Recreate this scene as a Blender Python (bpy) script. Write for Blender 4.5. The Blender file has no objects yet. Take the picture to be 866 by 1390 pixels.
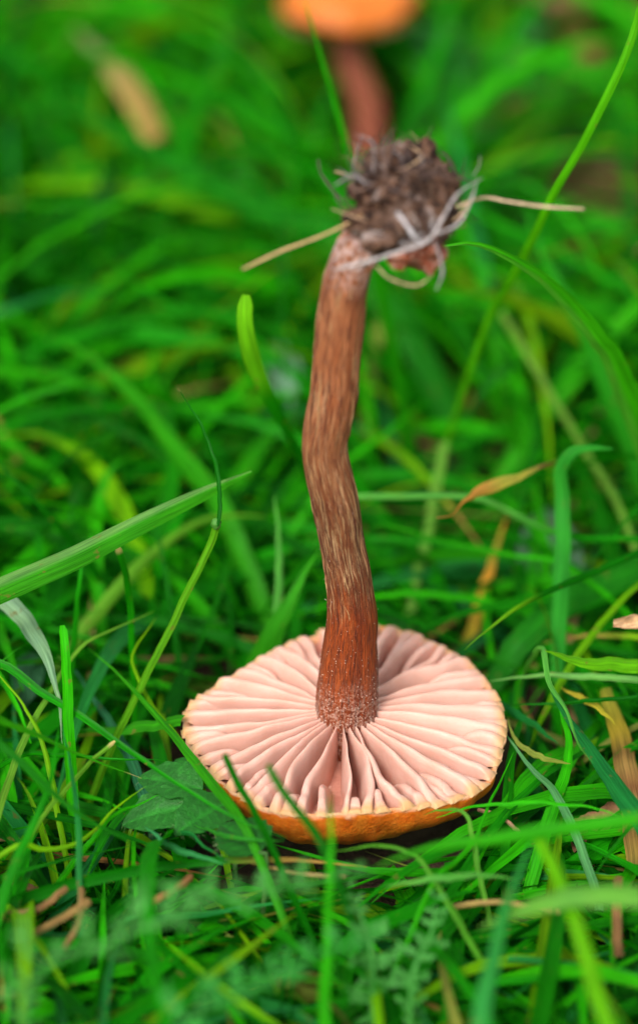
import bpy, math, random
import numpy as np
from mathutils import Vector, noise

random.seed(7); rng = np.random.default_rng(11)
R_ = math.radians
SC = 0.01                      # everything is laid out in centimetres, built in metres
scene = bpy.context.scene
col = scene.collection

# ------------------------------------------------------------------ camera
PITCH = 27.0
HC = 1.6                      # height of the upturned cap's rim above the soil
UPV = np.array([0, math.sin(R_(PITCH)), math.cos(R_(PITCH))])
FWD = np.array([0, math.cos(R_(PITCH)), -math.sin(R_(PITCH))])
XV = np.array([1.0, 0, 0])
CAP_O = np.array([0, 0, HC])
CAM = CAP_O - (0.30 * XV - 2.52 * UPV + 40.0 * FWD)
WPX = 0.19875 / 866            # tangent per photo pixel
cd = bpy.data.cameras.new('camera'); cam = bpy.data.objects.new('camera', cd); col.objects.link(cam)
cam.location = CAM * SC; cam.rotation_euler = (R_(90 - PITCH), 0, 0)
cd.sensor_fit = 'HORIZONTAL'; cd.sensor_width = 24.0; cd.lens = 24.0 / 0.19875
cd.clip_start = 0.01; cd.clip_end = 200
cd.dof.use_dof = True; cd.dof.focus_distance = 0.3915; cd.dof.aperture_fstop = cd.lens / 10.5
scene.camera = cam

# ------------------------------------------------------------------ sky, sun, exposure
SUN_EL, SUN_AZ = 42.0, -158.0          # azimuth of the sun, clockwise from +Y
w = bpy.data.worlds.new('World'); scene.world = w; w.use_nodes = True
nt = w.node_tree; nt.nodes.clear()
sky = nt.nodes.new('ShaderNodeTexSky'); sky.sky_type = 'NISHITA'; sky.sun_disc = False
sky.sun_elevation = R_(SUN_EL); sky.sun_rotation = R_(SUN_AZ); sky.dust_density = 4.0; sky.air_density = 1.0
hsv = nt.nodes.new('ShaderNodeHueSaturation'); hsv.inputs['Saturation'].default_value = 0.2
bg = nt.nodes.new('ShaderNodeBackground'); bg.inputs['Strength'].default_value = 0.12
wo = nt.nodes.new('ShaderNodeOutputWorld')
nt.links.new(sky.outputs[0], hsv.inputs['Color']); nt.links.new(hsv.outputs[0], bg.inputs['Color']); nt.links.new(bg.outputs[0], wo.inputs[0])
sl = bpy.data.lights.new('sun', 'SUN'); sl.energy = 1.5; sl.angle = R_(15); sl.color = (1.0, 0.95, 0.88)
so = bpy.data.objects.new('sun', sl); col.objects.link(so)
sd = Vector((math.sin(R_(SUN_AZ)) * math.cos(R_(SUN_EL)), math.cos(R_(SUN_AZ)) * math.cos(R_(SUN_EL)), math.sin(R_(SUN_EL))))
so.rotation_euler = sd.to_track_quat('Z', 'Y').to_euler(); so.location = sd * 2
scene.view_settings.view_transform = 'Standard'; scene.view_settings.look = 'None'
scene.view_settings.gamma = 1.0; scene.view_settings.use_curve_mapping = False
scene.view_settings.exposure = 0.80
scene.render.engine = 'CYCLES'
scene.cycles.use_denoising = True; scene.cycles.max_bounces = 10; scene.cycles.transmission_bounces = 6
scene.cycles.sample_clamp_indirect = 6.0

# ------------------------------------------------------------------ layout helpers (centimetres)
def P(px, py, d):
    return CAM + d * (FWD + XV * ((px - 433) * WPX) + UPV * ((695 - py) * WPX))
def on_plane(px, py, o, n):
    r = FWD + XV * ((px - 433) * WPX) + UPV * ((695 - py) * WPX)
    return CAM + r * (np.dot(o - CAM, n) / np.dot(r, n))
def G(px, py, z=0.0):
    return on_plane(px, py, np.array([0, 0, z]), np.array([0, 0, 1.0]))
def project(p):
    q = np.asarray(p) - CAM
    d = q @ FWD
    return 433 + (q @ XV) / d / WPX, 695 - (q @ UPV) / d / WPX, d
def unit(v):
    v = np.asarray(v, float); return v / (np.linalg.norm(v, axis=-1, keepdims=True) + 1e-9)
def spline(pts, m):
    """Catmull-Rom through pts, resampled to m points spaced evenly along it"""
    p = np.asarray(pts, float)
    if len(p) == 2: p = np.array([p[0], (p[0] + p[1]) / 2, p[1]])
    q = np.vstack([2 * p[0] - p[1], p, 2 * p[-1] - p[-2]])
    out = []
    for i in range(1, len(q) - 2):
        a, b, c, d = q[i - 1], q[i], q[i + 1], q[i + 2]
        for t in np.linspace(0, 1, 14, endpoint=False):
            out.append(0.5 * (2 * b + (c - a) * t + (2 * a - 5 * b + 4 * c - d) * t * t + (3 * b - a - 3 * c + d) * t ** 3))
    out.append(q[-2]); out = np.array(out)
    L = np.r_[0, np.cumsum(np.linalg.norm(np.diff(out, axis=0)[:, :3], axis=1))]
    s = np.linspace(0, L[-1], m)
    return np.stack([np.interp(s, L, out[:, k]) for k in range(out.shape[1])], 1)
def fbm(p, f=1.0, o=3):
    return noise.fractal(Vector(p) * f, 1.0, 2.0, o)

def mesh_obj(name, verts, faces, mat, origin=(0, 0, 0), parent=None, colors=None, vec=None, smooth=True):
    me = bpy.data.meshes.new(name)
    v = (np.asarray(verts, float) - np.asarray(origin, float)) * SC
    if isinstance(faces, np.ndarray) and faces.ndim == 2:
        k = faces.shape[1]; nf = len(faces)
        me.vertices.add(len(v)); me.vertices.foreach_set('co', v.astype(np.float32).ravel())
        me.loops.add(nf * k); me.loops.foreach_set('vertex_index', faces.astype(np.int32).ravel())
        me.polygons.add(nf); me.polygons.foreach_set('loop_start', np.arange(0, nf * k, k, dtype=np.int32))
        me.polygons.foreach_set('loop_total', np.full(nf, k, dtype=np.int32)); me.update(calc_edges=True)
    else:
        me.from_pydata(v.tolist(), [], [list(map(int, f)) for f in faces])
    if colors is not None:
        a = me.color_attributes.new('Col', 'FLOAT_COLOR', 'POINT')
        c = np.ones((len(v), 4), np.float32); c[:, :3] = colors; a.data.foreach_set('color', c.ravel())
    if vec is not None:
        a = me.attributes.new('strand', 'FLOAT_VECTOR', 'POINT'); a.data.foreach_set('vector', np.asarray(vec, np.float32).ravel())
    if smooth: me.polygons.foreach_set('use_smooth', [True] * len(me.polygons))
    me.materials.append(mat); me.validate()
    o = bpy.data.objects.new(name, me); col.objects.link(o)
    if parent is not None: o.parent = parent
    else: o.location = np.asarray(origin, float) * SC
    return o
def tag(o, label=None, cat=None, group=None, kind=None):
    for k, v in (('label', label), ('category', cat), ('group', group), ('kind', kind)):
        if v: o[k] = v
    return o
def empty(name, origin, label, cat, group=None):
    o = bpy.data.objects.new(name, None); col.objects.link(o)
    o.location = np.asarray(origin, float) * SC; o.empty_display_size = 0.01
    return tag(o, label, cat, group)
def grid_faces(nu, nv, wrap=False):
    f = []
    for i in range(nu - 1):
        for j in range(nv if wrap else nv - 1):
            k = (j + 1) % nv
            f.append((i * nv + j, i * nv + k, (i + 1) * nv + k, (i + 1) * nv + j))
    return np.array(f)
def tube(pts, radii, nv=8, m=24, rough=0.0, seed=0, flat=1.0):
    """verts, faces of a tapered tube along a spline; ends closed to points"""
    c = spline(pts, m); r = np.interp(np.linspace(0, 1, m), np.linspace(0, 1, len(radii)), radii)
    t = unit(np.gradient(c, axis=0)); ref = np.array([0.31, 0.2, 0.93]); 
    if abs(t[0] @ ref) > 0.9: ref = np.array([0.9, 0.3, 0.1])
    s = unit(np.cross(t, ref)); b = np.cross(s, t)
    a = np.arange(nv) * 2 * math.pi / nv
    V = c[:, None] + r[:, None, None] * (s[:, None] * np.cos(a)[None, :, None] + flat * b[:, None] * np.sin(a)[None, :, None])
    V = V.reshape(-1, 3)
    if rough:
        for i in range(len(V)):
            k = i // nv
            V[i] = c[k] + (V[i] - c[k]) * (1 + rough * fbm(V[i] + seed, 6.0))
    F = grid_faces(m, nv, True).tolist()
    F.append(list(range(nv))[::-1]); F.append([(m - 1) * nv + j for j in range(nv)])
    return V, F

# ------------------------------------------------------------------ materials
def material(name):
    m = bpy.data.materials.new(name); m.use_nodes = True
    t = m.node_tree; t.nodes.clear()
    return m, t
def N(t, kind, **kw):
    n = t.nodes.new(kind)
    for k, v in kw.items():
        if k in n.inputs: n.inputs[k].default_value = v
        else: setattr(n, k, v)
    return n
def L(t, a, b): t.links.new(a, b)
def ramp(t, fac, stops):
    n = t.nodes.new('ShaderNodeValToRGB'); e = n.color_ramp.elements
    while len(e) < len(stops): e.new(0.5)
    for k, (p, c) in enumerate(stops): e[k].position = p; e[k].color = (*c, 1)
    L(t, fac, n.inputs[0]); return n.outputs[0]
def mixc(t, fac, a, b, mode='MIX'):
    n = t.nodes.new('ShaderNodeMix'); n.data_type = 'RGBA'; n.blend_type = mode
    if isinstance(fac, (int, float)): n.inputs[0].default_value = fac
    else: L(t, fac, n.inputs[0])
    for k, v in ((6, a), (7, b)):
        if isinstance(v, tuple): n.inputs[k].default_value = (*v, 1)
        else: L(t, v, n.inputs[k])
    return n.outputs[2]
def math_(t, op, a, b=None, clamp=False):
    n = t.nodes.new('ShaderNodeMath'); n.operation = op; n.use_clamp = clamp
    for k, v in ((0, a), (1, b)):
        if v is None: continue
        if isinstance(v, (int, float)): n.inputs[k].default_value = v
        else: L(t, v, n.inputs[k])
    return n.outputs[0]
def maprange(t, v, a, b, c=0.0, d=1.0):
    n = t.nodes.new('ShaderNodeMapRange'); L(t, v, n.inputs[0])
    for k, x in zip((1, 2, 3, 4), (a, b, c, d)): n.inputs[k].default_value = x
    return n.outputs[0]
def tnoise(t, vec, scale, detail=4, rough=0.55):
    n = N(t, 'ShaderNodeTexNoise', Scale=scale, Detail=detail, Roughness=rough); L(t, vec, n.inputs['Vector']); return n.outputs['Fac']
def objco(t): return t.nodes.new('ShaderNodeTexCoord').outputs['Object']
def scaled(t, vec, s):
    n = t.nodes.new('ShaderNodeVectorMath'); n.operation = 'MULTIPLY'; L(t, vec, n.inputs[0]); n.inputs[1].default_value = s; return n.outputs[0]
def finish(t, colr, rough=0.5, spec=0.4, bump=None, dist=0.0002, strength=0.6, sss=0.0, radius=(1, .4, .3), sss_scale=0.001, translucent=0.0, tcol=None):
    p = t.nodes.new('ShaderNodeBsdfPrincipled')
    if isinstance(colr, tuple): p.inputs['Base Color'].default_value = (*colr, 1)
    else: L(t, colr, p.inputs['Base Color'])
    if isinstance(rough, (int, float)): p.inputs['Roughness'].default_value = rough
    else: L(t, rough, p.inputs['Roughness'])
    p.inputs['Specular IOR Level'].default_value = spec
    if sss:
        p.inputs['Subsurface Weight'].default_value = sss; p.inputs['Subsurface Radius'].default_value = radius
        p.inputs['Subsurface Scale'].default_value = sss_scale
    nrm = None
    if bump is not None:
        b = N(t, 'ShaderNodeBump', Strength=strength, Distance=dist); L(t, bump, b.inputs['Height']); nrm = b.outputs[0]
        L(t, nrm, p.inputs['Normal'])
    o = t.nodes.new('ShaderNodeOutputMaterial')
    if translucent:
        tr = t.nodes.new('ShaderNodeBsdfTranslucent'); L(t, tcol if tcol is not None else colr, tr.inputs['Color'])
        mx = N(t, 'ShaderNodeMixShader', Fac=translucent); L(t, p.outputs[0], mx.inputs[1]); L(t, tr.outputs[0], mx.inputs[2]); L(t, mx.outputs[0], o.inputs[0])
    else: L(t, p.outputs[0], o.inputs[0])

def mat_grass():
    m, t = material('grass_blade')
    c = N(t, 'ShaderNodeAttribute', attribute_name='Col').outputs['Color']
    s = N(t, 'ShaderNodeAttribute', attribute_name='strand').outputs['Vector']   # x across (cm), y along (cm), z random
    vein = tnoise(t, scaled(t, s, (55, 1.2, 9)), 1.0, 2)
    blot = tnoise(t, scaled(t, s, (6, 2.2, 9)), 1.0, 3)
    c2 = mixc(t, 1.0, c, ramp(t, vein, [(0.3, (.62, .66, .6)), (0.72, (1.40, 1.28, 1.25))]), 'MULTIPLY')
    c2 = mixc(t, 1.0, c2, ramp(t, blot, [(0.3, (1.0, .98, 1.0)), (0.75, (1.34, 1.24, 1.06))]), 'MULTIPLY')
    spot = tnoise(t, scaled(t, s, (9, 5, 13)), 1.0, 2)
    c2 = mixc(t, maprange(t, spot, .66, .74, 0, .6), c2, (.20, .13, .03))
    tc = mixc(t, 1.0, c2, (1.2, 1.15, .3), 'MULTIPLY')
    finish(t, c2, maprange(t, blot, .3, .7, .38, .6), 0.09, vein, 0.0002, .8, translucent=.40, tcol=tc)
    return m
def mat_leaf():
    m, t = material('herb_leaf')
    c = N(t, 'ShaderNodeAttribute', attribute_name='Col').outputs['Color']
    co = objco(t); n1 = tnoise(t, co, 700, 4); n2 = tnoise(t, co, 2600, 3)
    c2 = mixc(t, 1.0, c, ramp(t, n1, [(0.3, (.75, .8, .75)), (0.7, (1.2, 1.15, 1.1))]), 'MULTIPLY')
    finish(t, c2, .55, .35, n2, 0.0002, .7, translucent=.25)
    return m
def mat_gill():
    m, t = material('gill')
    s = N(t, 'ShaderNodeAttribute', attribute_name='strand').outputs['Vector']   # x height within gill 0..1, y radial 0..1, z random
    sep = t.nodes.new('ShaderNodeSeparateXYZ'); L(t, s, sep.inputs[0])
    co = objco(t); n1 = tnoise(t, co, 260, 4); n2 = tnoise(t, co, 3000, 3)
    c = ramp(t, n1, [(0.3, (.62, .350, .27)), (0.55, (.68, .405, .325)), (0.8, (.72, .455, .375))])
    c = mixc(t, maprange(t, sep.outputs[0], .5, .0, 0, .8), c, (.58, .27, .19))          # darker and redder low in the gill
    c = mixc(t, maprange(t, math_(t, 'ADD', sep.outputs[1], math_(t, 'MULTIPLY', math_(t, 'SUBTRACT', n1, .5), .10)), .93, 1.0, 0, .9), c, (.58, .33, .13)) # tan margin
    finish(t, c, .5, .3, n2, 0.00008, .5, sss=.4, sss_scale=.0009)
    return m
def mat_cap():
    m, t = material('cap_skin')
    s = N(t, 'ShaderNodeAttribute', attribute_name='strand').outputs['Vector']   # y: 0 rim .. 1 crown, x: angle
    sep = t.nodes.new('ShaderNodeSeparateXYZ'); L(t, s, sep.inputs[0])
    co = objco(t); n1 = tnoise(t, co, 420, 5, .65); n2 = tnoise(t, co, 2200, 4)
    st = tnoise(t, scaled(t, s, (26, 3, 0)), 1.0, 3)
    c = ramp(t, n1, [(0.28, (.42, .070, .004)), (0.5, (.60, .125, .006)), (0.72, (.72, .21, .018))])
    c = mixc(t, maprange(t, st, .45, .75, 0, .3), c, (.70, .28, .04))
    e = math_(t, 'ADD', sep.outputs[1], math_(t, 'MULTIPLY', math_(t, 'SUBTRACT', n1, .5), .12))
    c = mixc(t, maprange(t, e, .030, .004, 0, .9), c, (.64, .36, .20))
    finish(t, c, .48, .4, n2, 0.0003, .7, sss=.2, radius=(1, .35, .1), sss_scale=.0012)
    return m
def mat_stem():
    m, t = material('stem_fibres')
    s = N(t, 'ShaderNodeAttribute', attribute_name='strand').outputs['Vector']   # x,y: round the stem, z: cm along
    sep = t.nodes.new('ShaderNodeSeparateXYZ'); L(t, s, sep.inputs[0]); v = sep.outputs[2]
    f1 = tnoise(t, scaled(t, s, (13, 13, 1.9)), 1.0, 4, .6)
    f2 = tnoise(t, scaled(t, s, (32, 32, 4.5)), 1.0, 3, .6)
    big = tnoise(t, scaled(t, s, (1.1, 1.1, .55)), 1.0, 3)
    co = objco(t); g = tnoise(t, co, 3600, 2, .5); g2 = tnoise(t, co, 1500, 3)
    low = mixc(t, maprange(t, big, .35, .65), (.17, .022, .004), (.38, .068, .010))
    mid = mixc(t, maprange(t, big, .35, .65), (.17, .046, .016), (.29, .10, .036))
    top = mixc(t, maprange(t, big, .35, .65), (.36, .095, .030), (.46, .165, .065))
    c = mixc(t, maprange(t, v, 1.7, 2.5), low, mid)
    c = mixc(t, maprange(t, v, 3.2, 4.8), c, top)
    tan = mixc(t, maprange(t, v, 3.0, 5.0), (.62, .42, .21), (.52, .22, .095))
    fl = math_(t, 'ADD', math_(t, 'MULTIPLY', f1, .65), math_(t, 'MULTIPLY', f2, .35))
    amt = math_(t, 'MULTIPLY', maprange(t, fl, .50, .61), maprange(t, math_(t, 'ADD', v, math_(t, 'MULTIPLY', big, .9)), 2.0, 2.9, .05, .78))
    c = mixc(t, amt, c, tan)
    dk = maprange(t, f2, .53, .40, 0, .85)
    c = mixc(t, dk, c, (.075, .018, .010))
    pw = math_(t, 'MULTIPLY', maprange(t, math_(t, 'ADD', math_(t, 'MULTIPLY', g, .6), math_(t, 'MULTIPLY', g2, .4)), .46, .60), maprange(t, math_(t, 'ADD', v, math_(t, 'MULTIPLY', big, .5)), 1.15, .5, 0, .75), True)
    c = mixc(t, pw, c, (.58, .36, .27))
    bl = math_(t, 'MULTIPLY', maprange(t, g2, .40, .70), maprange(t, v, 6.05, 6.6, 0, .7), True)
    c = mixc(t, bl, c, (.80, .68, .66))
    hb = math_(t, 'ADD', fl, math_(t, 'MULTIPLY', g, .25))
    finish(t, c, .5, .3, hb, 0.0006, 1.0, sss=.15, radius=(1, .3, .12), sss_scale=.0015)
    return m
def mat_noise(name, stops, scale, bscale, rough=.8, spec=.25, dist=.0004, strength=.8, sss=0.0, detail=5):
    m, t = material(name); co = objco(t); n1 = tnoise(t, co, scale, detail, .65); n2 = tnoise(t, co, bscale, 4, .6)
    finish(t, ramp(t, n1, stops), rough, spec, n2, dist, strength, sss=sss)
    return m
def mat_col(name, rough=.6, scale=1500, sss=0.0):
    m, t = material(name); c = N(t, 'ShaderNodeAttribute', attribute_name='Col').outputs['Color']
    co = objco(t); n1 = tnoise(t, co, scale, 4, .65)
    c2 = mixc(t, 1.0, c, ramp(t, n1, [(0.3, (.65, .62, .6)), (0.7, (1.25, 1.25, 1.25))]), 'MULTIPLY')
    finish(t, c2, rough, .3, n1, .0002, .6, sss=sss)
    return m
M_GRASS, M_LEAF, M_GILL, M_CAP, M_STEM = mat_grass(), mat_leaf(), mat_gill(), mat_cap(), mat_stem()
M_SOIL = mat_noise('soil', [(.25, (.012, .008, .005)), (.5, (.045, .028, .016)), (.75, (.10, .066, .038))], 160, 700, .9, .15, .002, 1.0)
M_CLOD = mat_noise('root_soil', [(.36, (.008, .005, .004)), (.45, (.045, .022, .014)), (.52, (.12, .058, .032)), (.59, (.17, .11, .085)), (.70, (.40, .33, .31))], 380, 1100, .85, .25, .0006, 1.0)
M_FLESH = mat_noise('cap_flesh', [(.3, (.46, .17, .12)), (.7, (.62, .30, .22))], 400, 1800, .6, .3, .0001, .5, .2)
M_MEAL = mat_noise('white_meal', [(.3, (.52, .34, .26)), (.7, (.72, .58, .50))], 900, 1800, .8, .2, .0001, .5, .2)
M_FIBRE = mat_col('fibre')
M_ORANGE = mat_noise('orange_cap', [(.3, (.50, .11, .010)), (.7, (.70, .20, .03))], 160, 900, .5, .35, .0002, .5, .2)

M_BROWN = mat_noise('brown_cap', [(.3, (.22, .075, .04)), (.7, (.40, .17, .10))], 160, 900, .5, .35, .0002, .5, .2)

# ------------------------------------------------------------------ ground
nx, ny = 90, 120
gx = np.sign(np.linspace(-1, 1, nx)) * (np.abs(np.linspace(-1, 1, nx)) ** 1.0 * 40 + np.abs(np.linspace(-1, 1, nx)) ** 12 * 3000)
gy = np.linspace(-1, 1, ny); gy = 20 + gy * 70 + np.sign(gy) * np.abs(gy) ** 14 * 3000
def ground_z(x, y):
    return 0.35 * fbm((x * .12, y * .12, 3.1), 1.0, 4) * (1 if abs(x) < 60 and abs(y) < 120 else 0.2) + 0.10 * fbm((x * .9, y * .9, 1.7), 1, 3) - 0.12
gv = [(x, y, ground_z(x, y)) for y in gy for x in gx]
tag(mesh_obj('ground', gv, grid_faces(ny, nx), M_SOIL), kind='structure')

# ------------------------------------------------------------------ the upturned mushroom
TILT = 5.5
CN = np.array([0, -math.sin(R_(TILT)), math.cos(R_(TILT))]); CY = np.array([0, math.cos(R_(TILT)), math.sin(R_(TILT))])
def cap_pt(a, b, z): return CAP_O + XV * a + CY * b + CN * z
OUT = [(514, 843), (543, 849), (589, 866), (624, 884), (656, 913), (676, 944), (685, 985), (679, 1025), (662, 1062), (624, 1080), (589, 1086), (543, 1091),
       (497, 1096), (451, 1099), (410, 1101), (370, 1097), (335, 1081), (295, 1052), (266, 1023), (248, 985), (249, 962), (272, 939), (307, 915), (335, 899),
       (358, 884), (393, 868), (428, 856), (468, 847)]
ot = []
for px, py in OUT:
    q = on_plane(px, py, CAP_O, CN) - CAP_O; a, b = q @ XV, q @ CY
    ot.append((math.atan2(b, a), math.hypot(a, b)))
ot.sort(); TH = np.array([o[0] for o in ot]); RR = np.array([o[1] for o in ot])
TH = np.r_[TH[-3:] - 2 * math.pi, TH, TH[:3] + 2 * math.pi]; RR = np.r_[RR[-3:], RR, RR[:3]]
def rim(th):
    th = (th + math.pi) % (2 * math.pi) - math.pi
    return float(np.mean([np.interp(th + k, TH, RR) for k in (-.10, -.05, 0, .05, .10)]))

mush = empty('upturned_mushroom', (0, 0, 0.2), 'upside-down mushroom with pink gills, twisted brown stem and soil-clogged roots', 'mushroom')
MO = np.array([0, 0, 0.2])
def floor_z(s): return -.10 - .36 * (1 - s ** 3.4)
# outer skin
NT, NP = 220, 22
V, vec = [], []
HD = 1.22
for i in range(NP):
    s = i / (NP - 1)
    for j in range(NT):
        th = j * 2 * math.pi / NT; R = rim(th) * (1 + .006 * math.sin(33 * th + 2) + .008 * fbm((math.cos(th) * 6, math.sin(th) * 6, 0)))
        a = s * math.pi / 2
        pw_ = 2 / (1.62 + .62 * max(0, -math.sin(th)) ** 3); rr = R * math.cos(a) ** pw_; zz = -HD * math.sin(a) ** pw_
        k = 1 + .025 * fbm((math.cos(th) * rr * 1.2, math.sin(th) * rr * 1.2, zz * 2.0), 1.3, 3) * min(1, s * 6)
        V.append(cap_pt(math.cos(th) * rr * k, math.sin(th) * rr * k, zz * k - .03 - .045 * (1 - s) ** 6)); vec.append((math.cos(th), s, math.sin(th)))
F = grid_faces(NP, NT, True).tolist()
# inner lip joined to the same skin
base = len(V)
for i, (fr, dz) in enumerate(((.992, -.060), (.976, -.074), (.955, floor_z(.955) + .015))):
    for j in range(NT):
        th = j * 2 * math.pi / NT; R = rim(th) * (1 + .006 * math.sin(33 * th + 2) + .008 * fbm((math.cos(th) * 6, math.sin(th) * 6, 0)))
        V.append(cap_pt(math.cos(th) * R * fr, math.sin(th) * R * fr, dz - .01 + .010 * fbm((math.cos(th) * 14, math.sin(th) * 14, i)))); vec.append((math.cos(th), 0, math.sin(th)))
for j in range(NT):
    k = (j + 1) % NT
    F.append((j, base + j, base + k, k))
    for i in range(2): F.append((base + i * NT + j, base + (i + 1) * NT + j, base + (i + 1) * NT + k, base + i * NT + k))
cap = mesh_obj('cap', V, F, M_CAP, MO, mush, vec=vec); cap['label'] = 'orange cap skin with paler ragged margin'
# flesh floor between the gills
V = []
for i in range(14):
    s = i / 13 * .965
    for j in range(NT // 2):
        th = j * 4 * math.pi / NT; R = rim(th)
        V.append(cap_pt(math.cos(th) * R * s, math.sin(th) * R * s, floor_z(s)))
mesh_obj('cap_flesh', V, grid_faces(14, NT // 2, True), M_FLESH, MO, mush)
# gills
def px_angle(px, py=1090):
    q = on_plane(px, py, CAP_O, CN) - CAP_O; return math.atan2(q @ CY, q @ XV)
full_px = [330, 371, 411, 468, 505, 551, 609]
short_px = [(350, .45), (391, .55), (437, .36), (484, .62), (522, .55), (579, .42), (636, .35)]
fulls = [px_angle(x) for x in full_px]; shorts = [(px_angle(x), s0) for x, s0 in short_px]
a0, a1 = fulls[-1], fulls[0] + 2 * math.pi
nf = 24; step = (a1 - a0) / (nf + 1)
rest = [a0 + step * (k + 1) + random.uniform(-.12, .12) * step for k in range(nf)]
seq = [a0] + rest + [a1]
for k in range(len(seq) - 1):
    if random.random() < .92: shorts.append(((seq[k] + seq[k + 1]) / 2 + random.uniform(-.12, .12) * step, random.choice((.20, .28, .36, .44, .52))))
fulls += rest
R0 = .33
def make_gill(th0, s_in, thin=1.0):
    m = 40; full = s_in == 0
    ph, am = random.uniform(0, 6.3), random.uniform(.012, .034)
    lean = random.uniform(.02, .09) * (1 if math.cos(th0) * math.sin(th0 * 3 + 1) > 0 else -1) + random.uniform(-.03, .03)
    hj = random.uniform(-.045, .045); ph2 = random.uniform(0, 6.3); sd2 = random.uniform(0, 90)
    tw = random.uniform(.85, 1.15) * thin
    V, vec = [], []
    R = rim(th0)
    prof = [(-.95, 0), (-.74, .30), (-.60, .60), (-.52, .82), (-.42, .93), (-.22, .985), (.0, 1.0), (.22, .985), (.42, .93), (.52, .82), (.60, .60), (.74, .30), (.95, 0)]
    front = math.cos(th0 + math.pi / 2)
    for i in range(m):
        u = i / (m - 1); s = s_in + (1 - s_in) * u
        r = R0 + (R * (1.008 + .009 * math.sin(th0 * 57)) - R0) * s
        th = th0 + am * math.sin(ph + s * 5.5) + .30 * am * math.sin(ph2 + s * 15)
        zt = .02 + hj * math.sin(math.pi * s) + .07 * math.sin(math.pi * s ** .9) + .016 * fbm((s * 6, sd2, 1)) + .05 * (1 - s) ** 3
        zf = floor_z(min(1, r / R)) - .03; k_ = min(1, max(0, (s - .82) / .16)); zf += (-.082 - zf) * k_ * k_ * (3 - 2 * k_)
        if front > .7: zt += (.12 * fbm((s * 6, sd2, 2)) - .02) * max(0, s - .55) * 2
        if s > .90: zt -= .55 * (s - .90) ** 1.2 * (1 + .6 * math.sin(sd2 * 7)); zt += .012 * fbm((s * 60, sd2, 5))
        rise = 1.0 if full else math.sin(min(1, (u + .01) / .75) * math.pi / 2) ** 1.3
        if i == m - 1: zt = zf
        top = zf + max(.045 if i < m - 1 else .004, (zt - zf) * rise - (0 if full else .03))
        t = min(.60 * 2 * math.pi * r / 30, .125 + .085 * s) * tw
        if not full: t *= .5 + .5 * min(1, u / .5)
        d = np.array([math.cos(th), math.sin(th)]); q = np.array([-math.sin(th), math.cos(th)])
        for x, h in prof:
            z = zf + (top - zf) * h
            off = x * t * .5 * (1.25 - .25 * s) + lean * (h ** 1.5) * math.sin(math.pi * min(1, .12 + s * .80)) * min(1, r / .8)
            V.append(cap_pt(*(d * r + q * off), z)); vec.append((h, r / R, th0))
    F = grid_faces(m, len(prof)).tolist()
    n = len(prof); F.append(list(range(n)))
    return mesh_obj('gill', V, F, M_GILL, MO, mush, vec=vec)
for th in fulls: make_gill(th, 0, .55 if abs(th - px_angle(468)) < 1e-6 else 1.0)
for th, s0 in shorts: make_gill(th, s0)

# stem: edges read at heights along the stem
EDGE = [(980, 432, 509), (970, 428, 512), (937, 429, 513), (904, 433, 513), (871, 439, 512), (838, 444, 512), (805, 444, 507), (772, 440, 502), (739, 434.5, 494), (705, 428, 490),
        (672, 421, 485), (639, 414, 477), (606, 410, 471), (573, 413, 477.5), (540, 420, 484), (500, 425, 488), (450, 429, 494), (400, 435, 498), (370, 442, 504), (345, 452, 512), (320, 466, 528), (300, 480, 546)]
SN = unit(np.array([0, math.cos(R_(4)), math.sin(R_(4))]))
SO = cap_pt(0, 0, 0)
ctr, rad = [], []
for y, xl, xr in EDGE:
    p = on_plane((xl + xr) / 2, y, SO, SN); _, _, d = project(p); ctr.append(p); rad.append((xr - xl) / 2 * WPX * d)
ctr.insert(0, ctr[0] - np.array([0, 0, .45])); rad.insert(0, rad[0] * .96)
cr = spline(np.c_[np.array(ctr), rad], 190)
NS = 96
t = unit(np.gradient(cr[:, :3], axis=0)); side = unit(np.cross(t, np.array([0, 1.0, 0]))); bk = np.cross(side, t)
Ls = np.r_[0, np.cumsum(np.linalg.norm(np.diff(cr[:, :3], axis=0), axis=1))] - .45
V, vec = [], []
for i in range(len(cr)):
    z = Ls[i]
    for j in range(NS):
        a = j * 2 * math.pi / NS + z * .10
        ca, sa = math.cos(a), math.sin(a)
        k = 1 + .040 * fbm((ca * 7, sa * 7, z * .55), 1, 4) + .03 * fbm((ca * 1.2, sa * 1.2, z * .8), 1, 2) + .004 * math.sin(a * 9 + 2 * fbm((ca, sa, z * .5)))
        k -= .025 * math.exp(-((math.cos(a - 1.0 - z * .25) - 1) / .05) ** 2) * (z > 1)
        r = cr[i, 3] * k
        if i > 175: r *= 1 + .15 * fbm((ca * 3, sa * 3, z * 5), 1, 3)
        V.append(cr[i, :3] + side[i] * r * math.cos(a) + bk[i] * r * math.sin(a)); vec.append((ca, sa, z))
F = grid_faces(len(cr), NS, True).tolist(); F.append(list(range(NS))); F.append([(len(cr) - 1) * NS + j for j in range(NS)][::-1])
stem = mesh_obj('stem', V, F, M_STEM, MO, mush, vec=vec); stem['label'] = 'fibrous reddish brown stem, mealy at its foot'
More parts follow.
